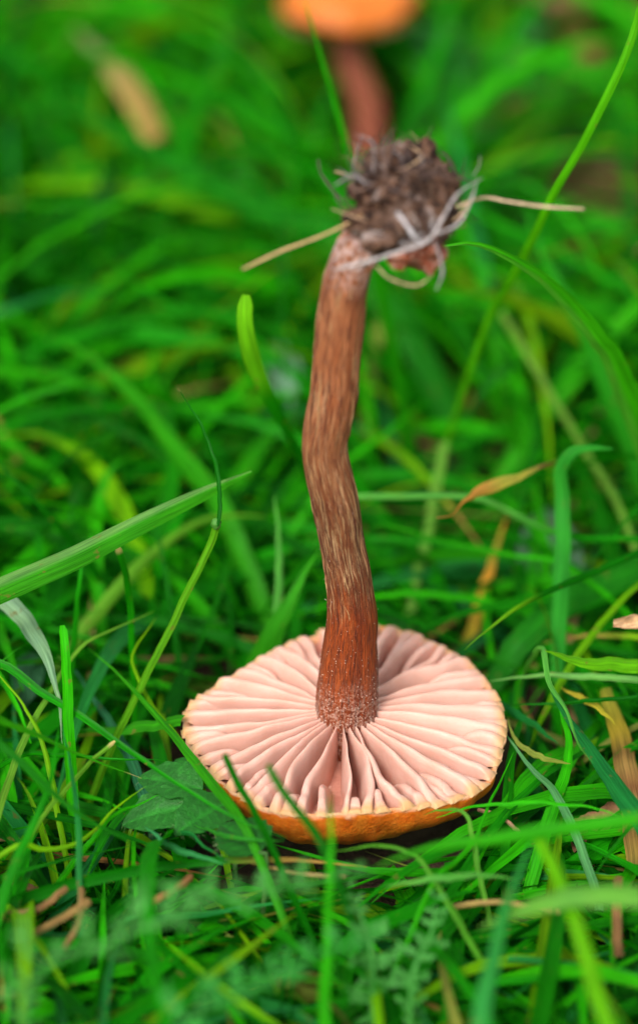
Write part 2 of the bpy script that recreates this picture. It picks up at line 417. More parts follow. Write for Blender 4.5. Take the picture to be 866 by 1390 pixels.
# mealy granules at the foot of the stem
bmv, bmf = [], []
ico = [(-.5257, 0, .8507), (.5257, 0, .8507), (-.5257, 0, -.8507), (.5257, 0, -.8507), (0, .8507, .5257), (0, .8507, -.5257), (0, -.8507, .5257), (0, -.8507, -.5257), (.8507, .5257, 0), (-.8507, .5257, 0), (.8507, -.5257, 0), (-.8507, -.5257, 0)]
icf = [(0, 4, 1), (0, 9, 4), (9, 5, 4), (4, 5, 8), (4, 8, 1), (8, 10, 1), (8, 3, 10), (5, 3, 8), (5, 2, 3), (2, 7, 3), (7, 10, 3), (7, 6, 10), (7, 11, 6), (11, 0, 6), (0, 1, 6), (6, 1, 10), (9, 0, 11), (9, 11, 2), (9, 2, 5), (7, 2, 11)]
ICO = np.array(ico)
def add_grain(p, r):
    b = len(bmv); q = ICO * r * rng.uniform(.7, 1.3, (12, 1)); bmv.extend((p + q).tolist()); bmf.extend([(a + b, c + b, d + b) for a, c, d in icf])
SVA = np.array(V).reshape(len(cr), NS, 3)
for _ in range(1500):
    z = rng.gamma(1.4, .34) if rng.random() < .88 else rng.uniform(0, 5.5)
    i = int(np.searchsorted(Ls, z)); 
    if i >= len(cr) - 12: continue
    p = SVA[i, rng.integers(NS)] + rng.normal(0, .01, 3); add_grain(p, rng.uniform(.0025, .0075) * (1.0 if z < 1.2 else .8))
fv, ff, fc = [], [], []
for _ in range(240):       # raised fibres torn along the stem
    z0 = rng.uniform(1.6, 6.0); ln_ = rng.uniform(.15, .7); jj = rng.integers(NS); st_ = []
    for e in range(5):
        ii = min(len(cr) - 8, int(np.searchsorted(Ls, z0 + ln_ * e / 4))); p0 = SVA[ii, (jj + (e * rng.integers(0, 2)) // 2) % NS]; st_.append(p0 + unit(p0 - cr[ii, :3]) * rng.uniform(-.004, .006))
    rr_ = rng.uniform(.004, .009); tv, tf = tube(st_, [.001, rr_, rr_, .001], 5, 10); b_ = len(fv); fv.extend(tv.tolist()); ff.extend([[q + b_ for q in f_] for f_ in tf])
    fc.extend([np.array([(.46, .28, .13), (.40, .20, .10), (.16, .05, .025), (.10, .03, .016)][rng.integers(4)])] * len(tv))
tag(mesh_obj('stem_fibre', fv, ff, M_FIBRE, MO, mush, colors=np.array(fc)), kind='stuff')
tag(mesh_obj('mealy_grain', bmv, bmf, M_MEAL, MO, mush), kind='stuff')

# ---- root ball
BC = np.mean([cr[-1, :3], P(552, 272, project(cr[-1, :3])[2])], axis=0) ; bd = project(cr[-1, :3])[2]
BC = P(549, 272, bd)
def lump(c, r, sub=40, amp=.35, f=1.4, seed=0.0, stretch=(1, 1, 1)):
    V, nv = [], sub
    nu = sub // 2
    for i in range(nu + 1):
        ph = math.pi * i / nu
        for j in range(nv):
            a = 2 * math.pi * j / nv; n = np.array([math.sin(ph) * math.cos(a), math.sin(ph) * math.sin(a), math.cos(ph)])
            k = 1 + amp * fbm(n * f + seed, 1.0, 5)
            V.append(c + n * r * k * np.array(stretch))
    return V, grid_faces(nu + 1, nv, True)
px2 = WPX * bd
v, f = lump(BC, 54 * px2, 140, .62, 1.25, 9.2, (1.05, .9, 1.0))
ball = mesh_obj('root_ball', v, f, M_CLOD, MO, mush); ball['label'] = 'clod of dark soil caught in the roots'
for k, (px, py, r, dz) in enumerate([(505, 262, 27, -.30), (520, 318, 30, -.45), (575, 335, 26, -.15), (545, 345, 22, -.35), (590, 290, 28, -.2), (520, 225, 28, -.1), (575, 222, 26, -.1), (490, 300, 22, -.2), (555, 300, 26, -.5), (548, 215, 24, -.2), (600, 255, 24, -.1), (535, 262, 24, -.55)]):
    v, f = lump(P(px, py, bd + dz), r * px2, 44, .60, 1.3, k * 3.7, (1, 1, random.uniform(.75, 1.1)))
    mesh_obj('soil_lump', v, f, M_CLOD if k not in (2, 3) else M_STEM, MO, ball)
bmv, bmf = [], []
for _ in range(160):
    n = unit(rng.normal(0, 1, 3)); k_ = 1 + .62 * fbm(n * 1.25 + 9.2, 1.0, 5); add_grain(BC + n * 54 * px2 * k_ * rng.uniform(.96, 1.1) * np.array([1.05, .9, 1]), rng.uniform(.006, .022) * rng.uniform(.4, 1))
tag(mesh_obj('soil_crumb', bmv, bmf, M_CLOD, MO, ball), kind='stuff')
def fibre(name, pix, r, c, parent, origin, seed=0, rough=.25):
    pts = [P(x, y, bd + z - (.28 if z < -.15 else 0)) for x, y, z in pix]
    v, f = tube(pts, [r * .45, r * .58, r * .5, r * .15], 7, 40, .5, seed)
    cc = np.tile(np.array(c), (len(v), 1)) * (1 + .15 * rng.normal(size=(len(v), 1)))
    return mesh_obj(name, v, f, M_FIBRE, origin, parent, colors=np.clip(cc, .01, .9))
pale, grey, dark, tan_ = (.44, .40, .39), (.26, .235, .235), (.07, .045, .04), (.50, .34, .20)
ROOTS = [([(452, 366, -.35), (493, 356, -.55), (539, 342, -.62), (580, 327, -.55), (601, 295, -.4), (622, 262, -.25), (655, 241, -.1)], .035, pale),
         ([(560, 335, -.5), (590, 318, -.5), (622, 303, -.35), (640, 270, -.2), (648, 240, -.1)], .026, pale),
         ([(540, 288, -.55), (552, 305, -.65), (566, 325, -.6), (580, 328, -.5)], .040, (.5, .47, .48)),
         ([(588, 325, -.4), (598, 352, -.4), (600, 372, -.4), (592, 394, -.4)], .028, grey),
         ([(510, 360, -.4), (530, 378, -.45), (565, 387, -.4), (588, 372, -.35)], .020, tan_),
         ([(595, 206, 0), (607, 212, 0), (622, 238, .05), (645, 248, .1)], .030, dark),
         ([(432, 216, 0), (436, 235, 0), (455, 262, 0), (478, 282, -.1)], .022, dark),
         ([(454, 232, .1), (482, 240, .1), (505, 250, 0)], .014, tan_), ([(450, 283, -.1), (470, 290, -.2), (500, 300, -.3)], .014, tan_),
         ([(640, 240, -.1), (650, 225, -.1), (652, 208, -.1)], .010, grey), ([(470, 268, 0), (476, 240, 0), (486, 214, 0), (492, 190, 0)], .012, dark),
         ([(615, 300, -.3), (628, 288, -.3), (640, 272, -.2), (662, 268, -.1)], .022, tan_), ([(440, 240, 0), (452, 258, 0), (470, 300, -.1)], .014, dark)]
for k, (pix, r, c) in enumerate(ROOTS): fibre('root', pix, r, c, ball, MO, k)
for k in range(80):
    a = random.uniform(0, 2 * math.pi) if k > 44 else random.uniform(R_(60), R_(165))
    r0 = random.uniform(36, 58); r1 = r0 + random.uniform(24, 58) * (1 if k < 45 else .7); cx, cy = 549, 272
    b = a + random.uniform(-.5, .5); dz = random.uniform(-.45, .35); bend = random.uniform(-24, 24)
    pix = [(cx + r0 * math.cos(a), cy - r0 * math.sin(a), dz), (cx + (r0 + r1) / 2 * math.cos((a + b) / 2) + bend * math.sin(a), cy - (r0 + r1) / 2 * math.sin((a + b) / 2) + bend * math.cos(a), dz), (cx + r1 * math.cos(b), cy - r1 * math.sin(b), dz + random.uniform(-.2, .2))]
    fibre('root', pix, random.uniform(.013, .024), random.choice([dark, dark, dark, (.2, .12, .09), tan_, grey]), ball, MO, k)
for k in range(30):   # roots wound over the face of the clod
    x, y = random.uniform(485, 600), random.uniform(215, 335); pix = []
    dx, dy = random.uniform(-18, 18), random.uniform(-14, 14)
    for q in range(4):
        rr = math.hypot(x - 549, y - 272) / 72; pix.append((x, y, -.62 * math.sqrt(max(0.02, 1 - rr * rr)) - .04)); x += dx; y += dy; dx += random.uniform(-14, 14); dy += random.uniform(-12, 12)
    fibre('root', pix, random.uniform(.010, .022), random.choice([pale, dark, dark, (.2, .12, .08), (.12, .07, .05)]), ball, MO, k)

fv, ff, fc = [], [], []
for _ in range(420):       # matted hair-fine threads over and out of the clod
    n = unit(rng.normal(0, 1, 3)); p = BC + n * 54 * px2 * (1 + .5 * fbm(n * 1.25 + 9.2, 1.0, 5)) * rng.uniform(.9, 1.12) * np.array([1.05, .9, 1]); d = unit(np.cross(n, rng.normal(0, 1, 3)) + n * rng.uniform(-.15, .9)); st_ = [p]
    for e in range(5): d = unit(d + rng.normal(0, .45, 3) - n * .12); st_.append(st_[-1] + d * rng.uniform(.04, .12))
    rr_ = rng.uniform(.003, .009); tv, tf = tube(st_, [rr_, rr_, rr_, .002], 5, 14); b_ = len(fv); fv.extend(tv.tolist()); ff.extend([[q + b_ for q in f_] for f_ in tf])
    fc.extend([np.array([(.05, .03, .02), (.11, .06, .04), (.20, .11, .06), (.16, .10, .07), (.03, .02, .015)][rng.integers(5)])] * len(tv))
tag(mesh_obj('fine_root', fv, ff, M_FIBRE, MO, ball, colors=np.array(fc)), kind='stuff')

def straw(name, pts, r, c, label, cat='straw', group=None):
    v, f = tube(pts, [r * .75, r, r, r * .9, r * .8], 9, 40, .12, 3, .6)
    cc = np.tile(np.array(c), (len(v), 1)) * (1 + .1 * rng.normal(size=(len(v), 1)))
    return tag(mesh_obj(name, v, f, M_FIBRE, np.asarray(pts[0]), colors=np.clip(cc, .01, .95)), label, cat, group)
straw('dry_straw', [P(329, 365, bd - .5), P(380, 341, bd - .45), P(440, 318, bd - .4), P(492, 292, bd - .35)], .026, (.50, .32, .15), 'long tan straw stuck out of the root ball beside the stem')
straw('dry_straw', [P(793, 283, bd - .2), P(740, 280, bd - .15), P(690, 273, bd - .1), P(655, 268, bd), P(615, 282, bd - .1)], .029, (.56, .40, .26), 'pale dry straw poking out of the root ball towards the tall slim blade')

# ------------------------------------------------------------------ grass
HEROES = []
SOILP = np.array([(735, 230), (870, 205), (890, 305), (740, 310)], float); FARP2 = np.array([(700, -40), (830, -40), (830, 100), (740, 100)], float)
FARP = np.array([(372, -40), (562, -40), (560, 40), (526, 62), (526, 215), (472, 215), (464, 62), (385, 40)], float)
def ribbon(pts, wid, roll=0.0, twist=0.0, fold=.35, tips='end', m=44, view=None, jitter=.0):
    """one blade: spline centre line, V-shaped cross-section of five points"""
    c = spline(pts, m)
    if jitter:
        sd_ = random.uniform(0, 100)
        for i in range(m): c[i] += jitter * np.array([fbm((i * .13, sd_, 0)), fbm((i * .13, sd_, 5)), fbm((i * .13, sd_, 9))])
    t = unit(np.gradient(c, axis=0)); vd = unit(c - CAM) if view is None else np.tile(unit(view), (m, 1))
    s0 = unit(np.cross(t, vd)); n0 = np.cross(s0, t)
    u = np.linspace(0, 1, m)
    ang = np.radians(roll + twist * (u - .5)); s = s0 * np.cos(ang)[:, None] + n0 * np.sin(ang)[:, None]; n = -s0 * np.sin(ang)[:, None] + n0 * np.cos(ang)[:, None]
    wv = np.interp(u, np.linspace(0, 1, len(wid)), wid) / 2 if hasattr(wid, '__len__') else np.full(m, wid / 2.0)
    if tips in ('end', 'both'): wv = wv * np.minimum(1, ((1 - u) / .55 + .015)) ** .75
    if tips in ('start', 'both'): wv = wv * np.minimum(1, (u / .55 + .015)) ** .75
    if tips == 'cut': wv = wv * np.minimum(1, ((1 - u) / .03 + .55))
    X = np.array([-1, -.5, 0, .5, 1.0])
    V = c[:, None] + (s * wv[:, None])[:, None] * X[None, :, None] + (n * (wv * fold)[:, None])[:, None] * (np.abs(X) - .5)[None, :, None]
    Lc = np.r_[0, np.cumsum(np.linalg.norm(np.diff(c, axis=0), axis=1))]
    vec = np.stack([wv[:, None] * X[None], np.repeat(Lc[:, None], 5, 1), np.full((m, 5), random.uniform(0, 50))], -1)
    return V.reshape(-1, 3), grid_faces(m, 5), vec.reshape(-1, 3), np.repeat(u, 5), np.tile(X, m)
def colour(u, x, stops, edge=None):
    ps = [s[0] for s in stops]; c = np.stack([np.interp(u, ps, [s[1][k] for s in stops]) for k in range(3)], 1)
    rib = np.exp(-(x / .22) ** 2)[:, None]; c = c * (1 + .18 * rib)
    if edge is not None: c = c * (1 - (x > .4)[:, None] * .5) + np.array(edge) * (x > .4)[:, None] * .5
    return c
MID, BRT, DRK, YEL, BLU, PAL = (.007, .205, .0015), (.022, .35, .002), (.003, .115, .0012), (.11, .33, .002), (.012, .18, .035), (.075, .33, .05)
OLV, DEAD, ORG, BRN = (.17, .24, .045), (.42, .30, .13), (.60, .30, .04), (.26, .13, .045)
def hero(label, pix, wpx, c=MID, root=None, roll=None, twist=0, fold=.35, tips='end', edge=None, cut_tip=None, name='grass_blade', cat='grass blade', jitter=.02):
    pts = [P(*p) for p in pix]; dm = np.mean([p[2] for p in pix])
    rl = random.uniform(-28, 28) if roll is None else roll
    wid = (np.array(wpx) if hasattr(wpx, '__len__') else float(wpx)) * WPX * dm / max(.6, math.cos(R_(rl)))
    if root is not None:      # carry the blade on down into the turf
        e, i = (pts[0], pts[1]) if root == 0 else (pts[-1], pts[-2])
        dv = unit(e - i); h = np.array([dv[0], dv[1], 0]); q = e + h * max(.8, .9 * e[2]) ; q[2] = 0.02
        mid = (e + q) / 2 + dv * .25; mid[2] = max(.1, min(mid[2], e[2] * .62))
        ext = [q, mid]
        pts = ext + pts if root == 0 else pts + ext[::-1]
    for p in pts: p[2] = max(p[2], .04)
    V, F, vec, u, x = ribbon(pts, wid, rl, twist, fold, tips, 52, jitter=jitter)
    stops = c if isinstance(c, list) else [(0, tuple(np.array(c) * (1.15, 1.0, 1.1))), (.5, c), (1, tuple(np.array(c) * (1.1, 1.08, 1)))]
    cc = colour(u, x, stops, edge)
    hc_ = spline(pts, 60); hx, hy, hdp = project(hc_); HEROES.append(np.stack([hx, hy, hdp, np.full(60, np.mean(wid) / WPX / dm / 2)], 1))
    if cut_tip is not None:
        k = (u > .972) if cut_tip == 1 else (u < .028); cc[k] = np.array([.45, .40, .16])
    o = mesh_obj(name, V, F, M_GRASS, pts[-1] if root == -1 else pts[0], colors=cc, vec=vec)
    return tag(o, label, cat)

H = hero
# --- left of the stem
H('broad fresh blade with a pale lower edge slanting up towards the stem', [(-60, 832, 38.6), (-15, 808, 38.9), (90, 762, 39.2), (150, 732, 39.4), (215, 699, 39.6), (280, 668, 39.9), (342, 640, 40.2)], [33, 34, 33, 30, 26, 19, 3], (0.0248, 0.235, 0.0055), roll=14, fold=.5, tips='none', edge=(.20, .38, .14), jitter=0)
g = H('jointed thin stalk rising to a knobbly node by the broad slanting blade', [(165, 985, 40.2), (205, 905, 40), (250, 810, 39.8), (285, 740, 39.6), (294, 712, 39.5)], 10, (0.068, 0.27, 0.00625), root=0, tips='none', fold=.8)
H('hair-thin dark leaf curling up from the node of the jointed stalk', [(294, 714, 39.4), (298, 690, 39.4), (294, 640, 39.5), (281, 595, 39.6), (262, 560, 39.7), (240, 527, 39.8)], 6, DRK, tips='end', fold=.6, cut_tip=1)
H('upright bright blade with a blunt cropped top below the broad slanting blade', [(96, 1045, 39.2), (93, 1000, 39), (91, 950, 38.9), (88, 890, 38.8), (84, 850, 38.8)], [15, 16, 16, 14, 11], BRT, root=0, tips='cut', fold=.6)
H('pale grey-green blade drooping from under the broad slanting blade', [(-30, 785, 41), (5, 812, 40.6), (38, 850, 40.2), (64, 893, 39.8), (79, 945, 39.5), (84, 1010, 39.3)], [24, 26, 22, 12, 8], (.17, .34, .20), tips='end')
H('long dark blade running down past the cap rim to its orange underside', [(-20, 900, 39.6), (60, 943, 39.3), (110, 972, 39), (180, 1022, 38.6), (240, 1063, 38.0), (300, 1100, 37.5), (345, 1124, 37.3), (388, 1139, 37.2)], 12, MID, root=0, tips='end', edge=(0.056, 0.26, 0.054))
H('green blade pressed along the cap rim above the hairy three-lobed leaf', [(119, 880, 41), (150, 905, 40.6), (187, 943, 40), (249, 1016, 38.9), (285, 1062, 38.2), (318, 1100, 37.8), (345, 1150, 37.6)], [10, 13, 14, 12, 9], (0.0225, 0.24, 0.004), root=-1, tips='start')
H('kinked narrow blade crossing behind the thin jointed stalk', [(212, 838, 41), (180, 885, 40.6), (187, 919, 40.4), (208, 960, 40.2), (255, 1025, 39.5)], 9, YEL, root=-1, tips='start')
H('thin yellowish blade under the drooping grey-green leaf', [(-15, 900, 39.6), (25, 948, 39.5), (50, 990, 39.4), (66, 1040, 39.3), (78, 1100, 39.2)], 8, YEL, root=-1, tips='start')
H('bright blade with a whitish pointed tip lying towards the hairy leaf', [(-30, 962, 36.8), (0, 978, 37.1), (52, 998, 37.7), (90, 1017, 38.1), (138, 1037, 38.5), (191, 1058, 38.8)], [17, 17, 15, 12, 8], (0.0293, 0.3, 0.0045), root=0, tips='end', cut_tip=1)
H('soft upright blade bowed beside the upright bright cropped blade', [(20, 1175, 36.8), (38, 1135, 36.9), (55, 1099, 37), (72, 1045, 37.2), (80, 985, 37.5)], 15, MID, root=0, tips='end')
H('yellow-green blade arching under the hairy three-lobed leaf', [(20, 1150, 37.8), (60, 1153, 37.9), (104, 1145, 38), (132, 1123, 38.2), (163, 1092, 38.4), (196, 1069, 38.6)], 9, YEL, root=0, tips='both')
H('short blade pointing at the gap between hairy leaf lobes', [(150, 1112, 38.4), (185, 1095, 38.6), (216, 1079, 38.7)], 9, BRT, root=0, tips='end')
H('wide dark blade crossing the tangle between litter and hairy three-lobed leaf', [(-30, 985, 36.6), (0, 1009, 36.6), (38, 1044, 36.6), (76, 1082, 36.7), (114, 1110, 36.8), (197, 1155, 37.2)], 17, (0.0081, 0.15, 0.005), root=0, tips='end')
H('slim grey-green blade standing over the wide dark crossing blade', [(107, 1165, 37.4), (105, 1110, 37.5), (100, 1060, 37.8), (91, 1015, 38.2), (86, 985, 38.5)], 9, BLU, root=0, tips='end')
H('flat blade lying level behind the hairy leaf towards the cap', [(104, 992, 40.6), (156, 991, 40.3), (200, 985, 40.1), (248, 977, 39.8)], 15, (0.0203, 0.21, 0.005), tips='start', roll=35)
H('very thin straight blade with a cream cropped tip near the hairy leaf', [(50, 1121, 38), (90, 1073, 38.3), (121, 1037, 38.5), (157, 1007, 38.6)], 6, (0.096, 0.28, 0.018), root=0, tips='cut', cut_tip=1)
H('pale bent blade leaning away from the thin jointed stalk', [(-10, 1130, 38.4), (12, 1060, 38.8), (38, 995, 39.4), (76, 926, 40.2), (97, 893, 40.5), (120, 870, 40.6), (160, 851, 40.8), (210, 829, 41)], 10, (0.104, 0.3, 0.024), root=0, tips='end')
H('blue-grey blade hidden behind the kinked narrow blade', [(95, 900, 42), (118, 935, 41.6), (139, 966, 41.2), (165, 1010, 40.6), (187, 1054, 40)], 15, (0.0225, 0.15, 0.066), root=-1, tips='start')
H('bright horizontal thread of grass below the upright cropped blade', [(20, 1030, 39.4), (80, 1026, 39.4), (150, 1030, 39.3), (225, 1033, 39.2)], 8, MID, tips='both', root=0)
H('short cropped stub beneath the broad slanting blade', [(178, 856, 41), (176, 815, 40.8), (170, 780, 40.5), (160, 742, 40.2)], 9, MID, root=0, tips='cut', cut_tip=1)
H('slender tip rising just behind the broad slanting blade', [(102, 850, 41.2), (108, 790, 41), (114, 748, 41), (125, 721, 41)], 10, MID, root=0, tips='end')
H('blurred thin upright blade between slanting blade and jointed stalk', [(232, 830, 43), (222, 770, 43), (214, 720, 43), (210, 684, 43)], 10, DRK, root=0, tips='end')
H('curved pale blade arching behind the jointed stalk', [(110, 862, 43), (165, 795, 43.2), (215, 745, 43.6), (265, 712, 44), (310, 700, 44.3), (362, 702, 44.6)], 18, (0.088, 0.29, 0.018), root=0, tips='end')
H('narrow blade standing upright close beside the stem', [(378, 830, 42.6), (379, 780, 42.6), (378, 720, 42.8), (372, 672, 43)], 14, PAL, root=0, tips='end')
H('broad blade leaning against the stem just behind the cap', [(352, 900, 42.4), (370, 862, 42.2), (400, 803, 42.1), (432, 745, 42.2)], [30, 33, 30, 20], (0.0225, 0.23, 0.005), root=0, tips='end', roll=10)
H('broad blade with a bright blunt tip under the long tan straw', [(440, 690, 44), (420, 645, 43.4), (398, 600, 42.8), (368, 545, 42), (346, 498, 41.4), (336, 462, 41), (332, 430, 40.8), (334, 400, 40.7)], [18, 20, 20, 16, 11, 18, 24, 19], [(0, DRK), (.55, DRK), (.72, MID), (.80, (.09, .40, .006)), (1, (.13, .46, .008))], root=0, tips='cut', roll=0, twist=0, jitter=0, fold=.2)
H('wide blurred blade sloping down behind the hair-thin curling leaf', [(300, 690, 45), (262, 640, 45.5), (225, 595, 46), (190, 548, 46.5), (130, 492, 47), (70, 453, 47.5)], 27, (0.0203, 0.24, 0.004), root=0, tips='end')
H('dark narrow blade sloping down behind the broad slanting blade', [(-20, 610, 42.5), (30, 662, 42.6), (65, 698, 42.8), (112, 752, 43.4)], 13, DRK, root=-1, tips='start')
H('thin hooked blade with a pale tip in the blurred grass', [(330, 446, 47), (254, 421, 47), (203, 397, 47.3), (168, 371, 47.6), (137, 329, 48)], 10, MID, root=0, tips='end')
H('bluish blade arching level in the blurred grass', [(-30, 440, 49), (20, 416, 49), (70, 401, 49.5), (150, 394, 50)], 15, BLU, root=0, tips='both')
H('large soft dark blade sweeping down behind the roots', [(460, 325, 50), (400, 305, 50.5), (356, 285, 51), (254, 229, 52), (152, 178, 53), (100, 150, 53.5), (48, 132, 54)], 36, (0.0063, 0.15, 0.0035), root=0, tips='end')
H('blurred blade pointing away from the roots under the far tan blade', [(450, 250, 51.5), (400, 225, 52), (356, 204, 52), (310, 195, 52.5), (262, 192, 53)], 17, MID, root=0, tips='end')
H('blurred dead tan blade leaning in the far grass', [(215, 188, 57), (190, 140, 57.5), (160, 95, 58), (100, 35, 59)], 34, [(0, (.45, .30, .10)), (.4, (.40, .30, .10)), (.75, (.16, .24, .09)), (1, (0.112, 0.24, 0.048))], tips='end')
# --- in front of the cap
H('dark cropped blade before the gills, on the hairy leaf side', [(368, 1150, 36.8), (345, 1105, 36.7), (321, 1062, 36.6), (305, 1025, 36.5)], 10, DRK, root=0, tips='cut', fold=.7)
H('cropped blade crossing the orange rim towards the gill gap', [(446, 1165, 35.6), (430, 1134, 35.6), (391, 1082, 35.6), (366, 1037, 35.7)], [20, 17, 13, 10], DRK, root=0, tips='cut', fold=.6)
H('blurred bright upright blade standing before the orange rim and gill gap', [(445, 1235, 34.8), (447, 1190, 34.8), (449, 1140, 34.8), (448, 1078, 34.8)], 16, BRT, root=0, tips='end')
H('blue-green blade lying below the hairy three-lobed leaf', [(196, 1124, 38), (238, 1153, 37.6), (270, 1165, 37.4), (305, 1173, 37.2)], 10, (0.027, 0.22, 0.072), tips='both')
H('short pale-tipped blade tucked under the small round hairy leaf', [(252, 1131, 38.2), (280, 1152, 37.8), (311, 1172, 37.4)], 8, BLU, root=0, tips='end')
H('narrow blade running under the orange rim from the hairy leaf', [(262, 1120, 38.4), (317, 1137, 37.6), (350, 1140, 37.4), (386, 1143, 37.2)], 8, (0.0225, 0.22, 0.018), tips='both')
# --- lower right
H('long blurred bright blade sweeping level past the orange rim', [(500, 1182, 35.2), (536, 1166, 35.1), (606, 1148, 34.9), (712, 1133, 34.6), (800, 1122, 34.4), (900, 1108, 34.2)], [10, 16, 19, 20, 20, 20], (0.0225, 0.29, 0.0045), tips='start')
H('yellow-green blurred blade rising to a blunt tip at the long level blade', [(835, 1420, 33.2), (810, 1345, 33.5), (798, 1300, 33.7), (777, 1236, 34), (752, 1176, 34.4), (727, 1126, 34.8)], [26, 26, 24, 20, 16], (0.088, 0.36, 0.003), root=0, tips='cut')
H('thin arching blade joining the orange rim to the dead mottled blade', [(590, 1112, 38.6), (626, 1099, 38.5), (707, 1090, 38.3), (782, 1094, 38), (842, 1107, 37.8)], 7, BRT, tips='both')
H('hooked blade bending down beside the orange rim', [(575, 1107, 38.6), (600, 1100, 38.3), (618, 1099, 38.1), (634, 1110, 38), (641, 1140, 38)], 8, (0.088, 0.32, 0.03), root=-1, tips='start')
H('slim bright blade leaning up beside the cap rim near the olive blade', [(590, 1198, 37.2), (620, 1170, 37.6), (646, 1138, 38), (667, 1087, 38.6), (697, 1022, 39.3)], 8, BRT, root=0, tips='end')
H('wide pale blade lying level across the yellow-green blunt blade', [(650, 1262, 34.4), (697, 1241, 34.2), (740, 1226, 34), (782, 1218, 33.9), (840, 1216, 33.8), (910, 1222, 33.7)], 30, (0.096, 0.32, 0.042), tips='start', roll=25)
H('bluish blurred blade slanting up beside the yellow-green blunt blade', [(655, 1380, 33.4), (672, 1300, 33.8), (687, 1231, 34.2), (722, 1141, 34.8)], 28, (0.0225, 0.23, 0.042), root=0, tips='end')
H('low curved blade below the orange rim behind the feathery leaves', [(455, 1156, 37.2), (516, 1148, 37), (561, 1161, 36.9), (590, 1196, 36.8)], 9, (0.064, 0.28, 0.018), root=-1, tips='start')
H('pale short blade under the low curved blade', [(520, 1204, 36.6), (606, 1192, 36.5), (650, 1190, 36.5), (700, 1194, 36.5)], 11, PAL, tips='both')
# --- right of the cap
H('wide dark blue-green blade running down beside the dead mottled blade', [(738, 905, 40.2), (752, 945, 39.9), (778, 985, 39.4), (815, 1038, 38.8), (850, 1088, 38.2), (885, 1140, 37.8)], [12, 22, 28, 28, 24], (0.0081, 0.15, 0.03), root=-1, tips='start', roll=5)
H('thin twisted leaf with a pale tip over the wide blue-green blade', [(735, 880, 40), (747, 930, 39.4), (769, 966, 38.9), (784, 1007, 38.4), (804, 1036, 38)], 10, PAL, tips='both', twist=120, root=0)
H('bowed mid-green blade standing between cap and wide blue-green blade', [(750, 1095, 39), (762, 1065, 39.2), (770, 1035, 39.4), (769, 990, 39.8), (757, 945, 40.2)], 18, BRT, root=0, tips='end')
H('pale blue-green blade slanting down from the cap rim by the olive blade', [(684, 992, 40), (704, 1020, 39.7), (723, 1044, 39.4), (764, 1094, 38.8)], 12, (0.072, 0.27, 0.096), root=-1, tips='start')
H('olive blade curling away from the cap rim', [(690, 975, 40), (697, 1000, 39.9), (712, 1017, 39.7), (740, 1030, 39.4), (776, 1038, 39)], 10, OLV, tips='both')
H('dim bluish blade behind the olive curling blade', [(660, 940, 41.5), (692, 964, 41), (725, 985, 40.6), (758, 1010, 40.2)], 12, BLU, tips='both')
H('sharp bright blade whose tip touches the back rim of the cap', [(890, 738, 42), (846, 760, 41.7), (797, 781, 41.4), (754, 799, 41), (715, 818, 40.7), (689, 833, 40.5), (660, 856, 40.3), (631, 882, 40.2)], [10, 10, 9, 9, 8], [(0, DRK), (.6, DRK), (.72, (0.104, 0.34, 0.005)), (1, (0.12, 0.36, 0.018))], root=None, tips='end', jitter=.01)
H('upright flat blade with its top bent over above the cap', [(757, 885, 42.4), (759, 830, 42.3), (764, 750, 42.2), (764, 680, 42.2), (760, 640, 42.1), (776, 614, 42), (800, 608, 42), (832, 609, 42)], [8, 15, 21, 22, 22, 20, 16, 2], (.022, .26, .022), root=0, tips='none', roll=0)
H('twisted blade tip withered orange-brown, hanging from the upright flat blade', [(592, 703, 41.2), (614, 698, 41.3), (632, 679, 41.4), (655, 666, 41.6), (676, 656, 41.8), (716, 640, 42), (758, 624, 42.4)], [3, 8, 15, 18, 16, 13, 12], [(0, BRN), (.2, (.5, .24, .06)), (.4, (.55, .30, .07)), (.55, (.34, .34, .05)), (.75, (.3, .3, .05)), (.85, BRN), (1, (0.08, 0.22, 0.018))], tips='none', twist=260, fold=.6)
H('broad dark green blade slanting up behind the upright flat blade', [(690, 895, 43.2), (705, 872, 43.2), (729, 849, 43.3), (772, 815, 43.5), (846, 778, 43.8), (900, 758, 44)], [22, 34, 38, 38, 34], (0.0099, 0.17, 0.00625), root=0, tips='none', roll=15)
H('pale narrow blade lying level from the cap rim past the upright flat blade', [(660, 926, 41), (700, 921, 40.8), (747, 917, 40.6), (820, 920, 40.4), (900, 927, 40.2)], 9, (0.12, 0.36, 0.084), tips='start')
H('yellow-green level blade above the dead mottled blade', [(740, 884, 39), (790, 898, 38.6), (840, 902, 38.2), (900, 903, 37.8)], 19, (0.08, 0.33, 0.00375), tips='start')
H('thin dark thread of grass crossing above the wide dark blue-green blade', [(689, 959, 40.4), (760, 955, 40.2), (820, 950, 40), (890, 944, 39.8)], 6, DRK, tips='start')
H('broad dead blade mottled brown and yellow behind the blue-green blade', [(822, 935, 41.2), (834, 975, 40.8), (846, 1015, 40.3), (853, 1060, 39.8), (862, 1120, 39.2)], [16, 28, 32, 32, 28], [(0, (.22, .26, .03)), (.22, (.34, .27, .03)), (.34, (.16, .10, .03)), (.42, (.34, .22, .07)), (.52, (.24, .11, .05)), (.6, (.40, .28, .10)), (.68, (.14, .07, .03)), (.8, (.34, .24, .06)), (.9, (.14, .16, .03)), (1, BRN)], root=-1, tips='none', roll=0)
H('short yellow blade curving onto the dead mottled blade', [(760, 934, 40.6), (785, 944, 40.4), (809, 958, 40.2), (836, 984, 40)], 11, (.36, .34, .03), tips='both')
H('long fine blade passing behind the withered twisted tip', [(470, 674, 42.8), (560, 673, 42.6), (623, 675, 42.4), (667, 683, 42.4), (730, 713, 42.6), (792, 731, 42.8), (900, 741, 43)], 9, [(0, PAL), (.3, PAL), (.45, MID), (1, MID)], root=-1, tips='none')
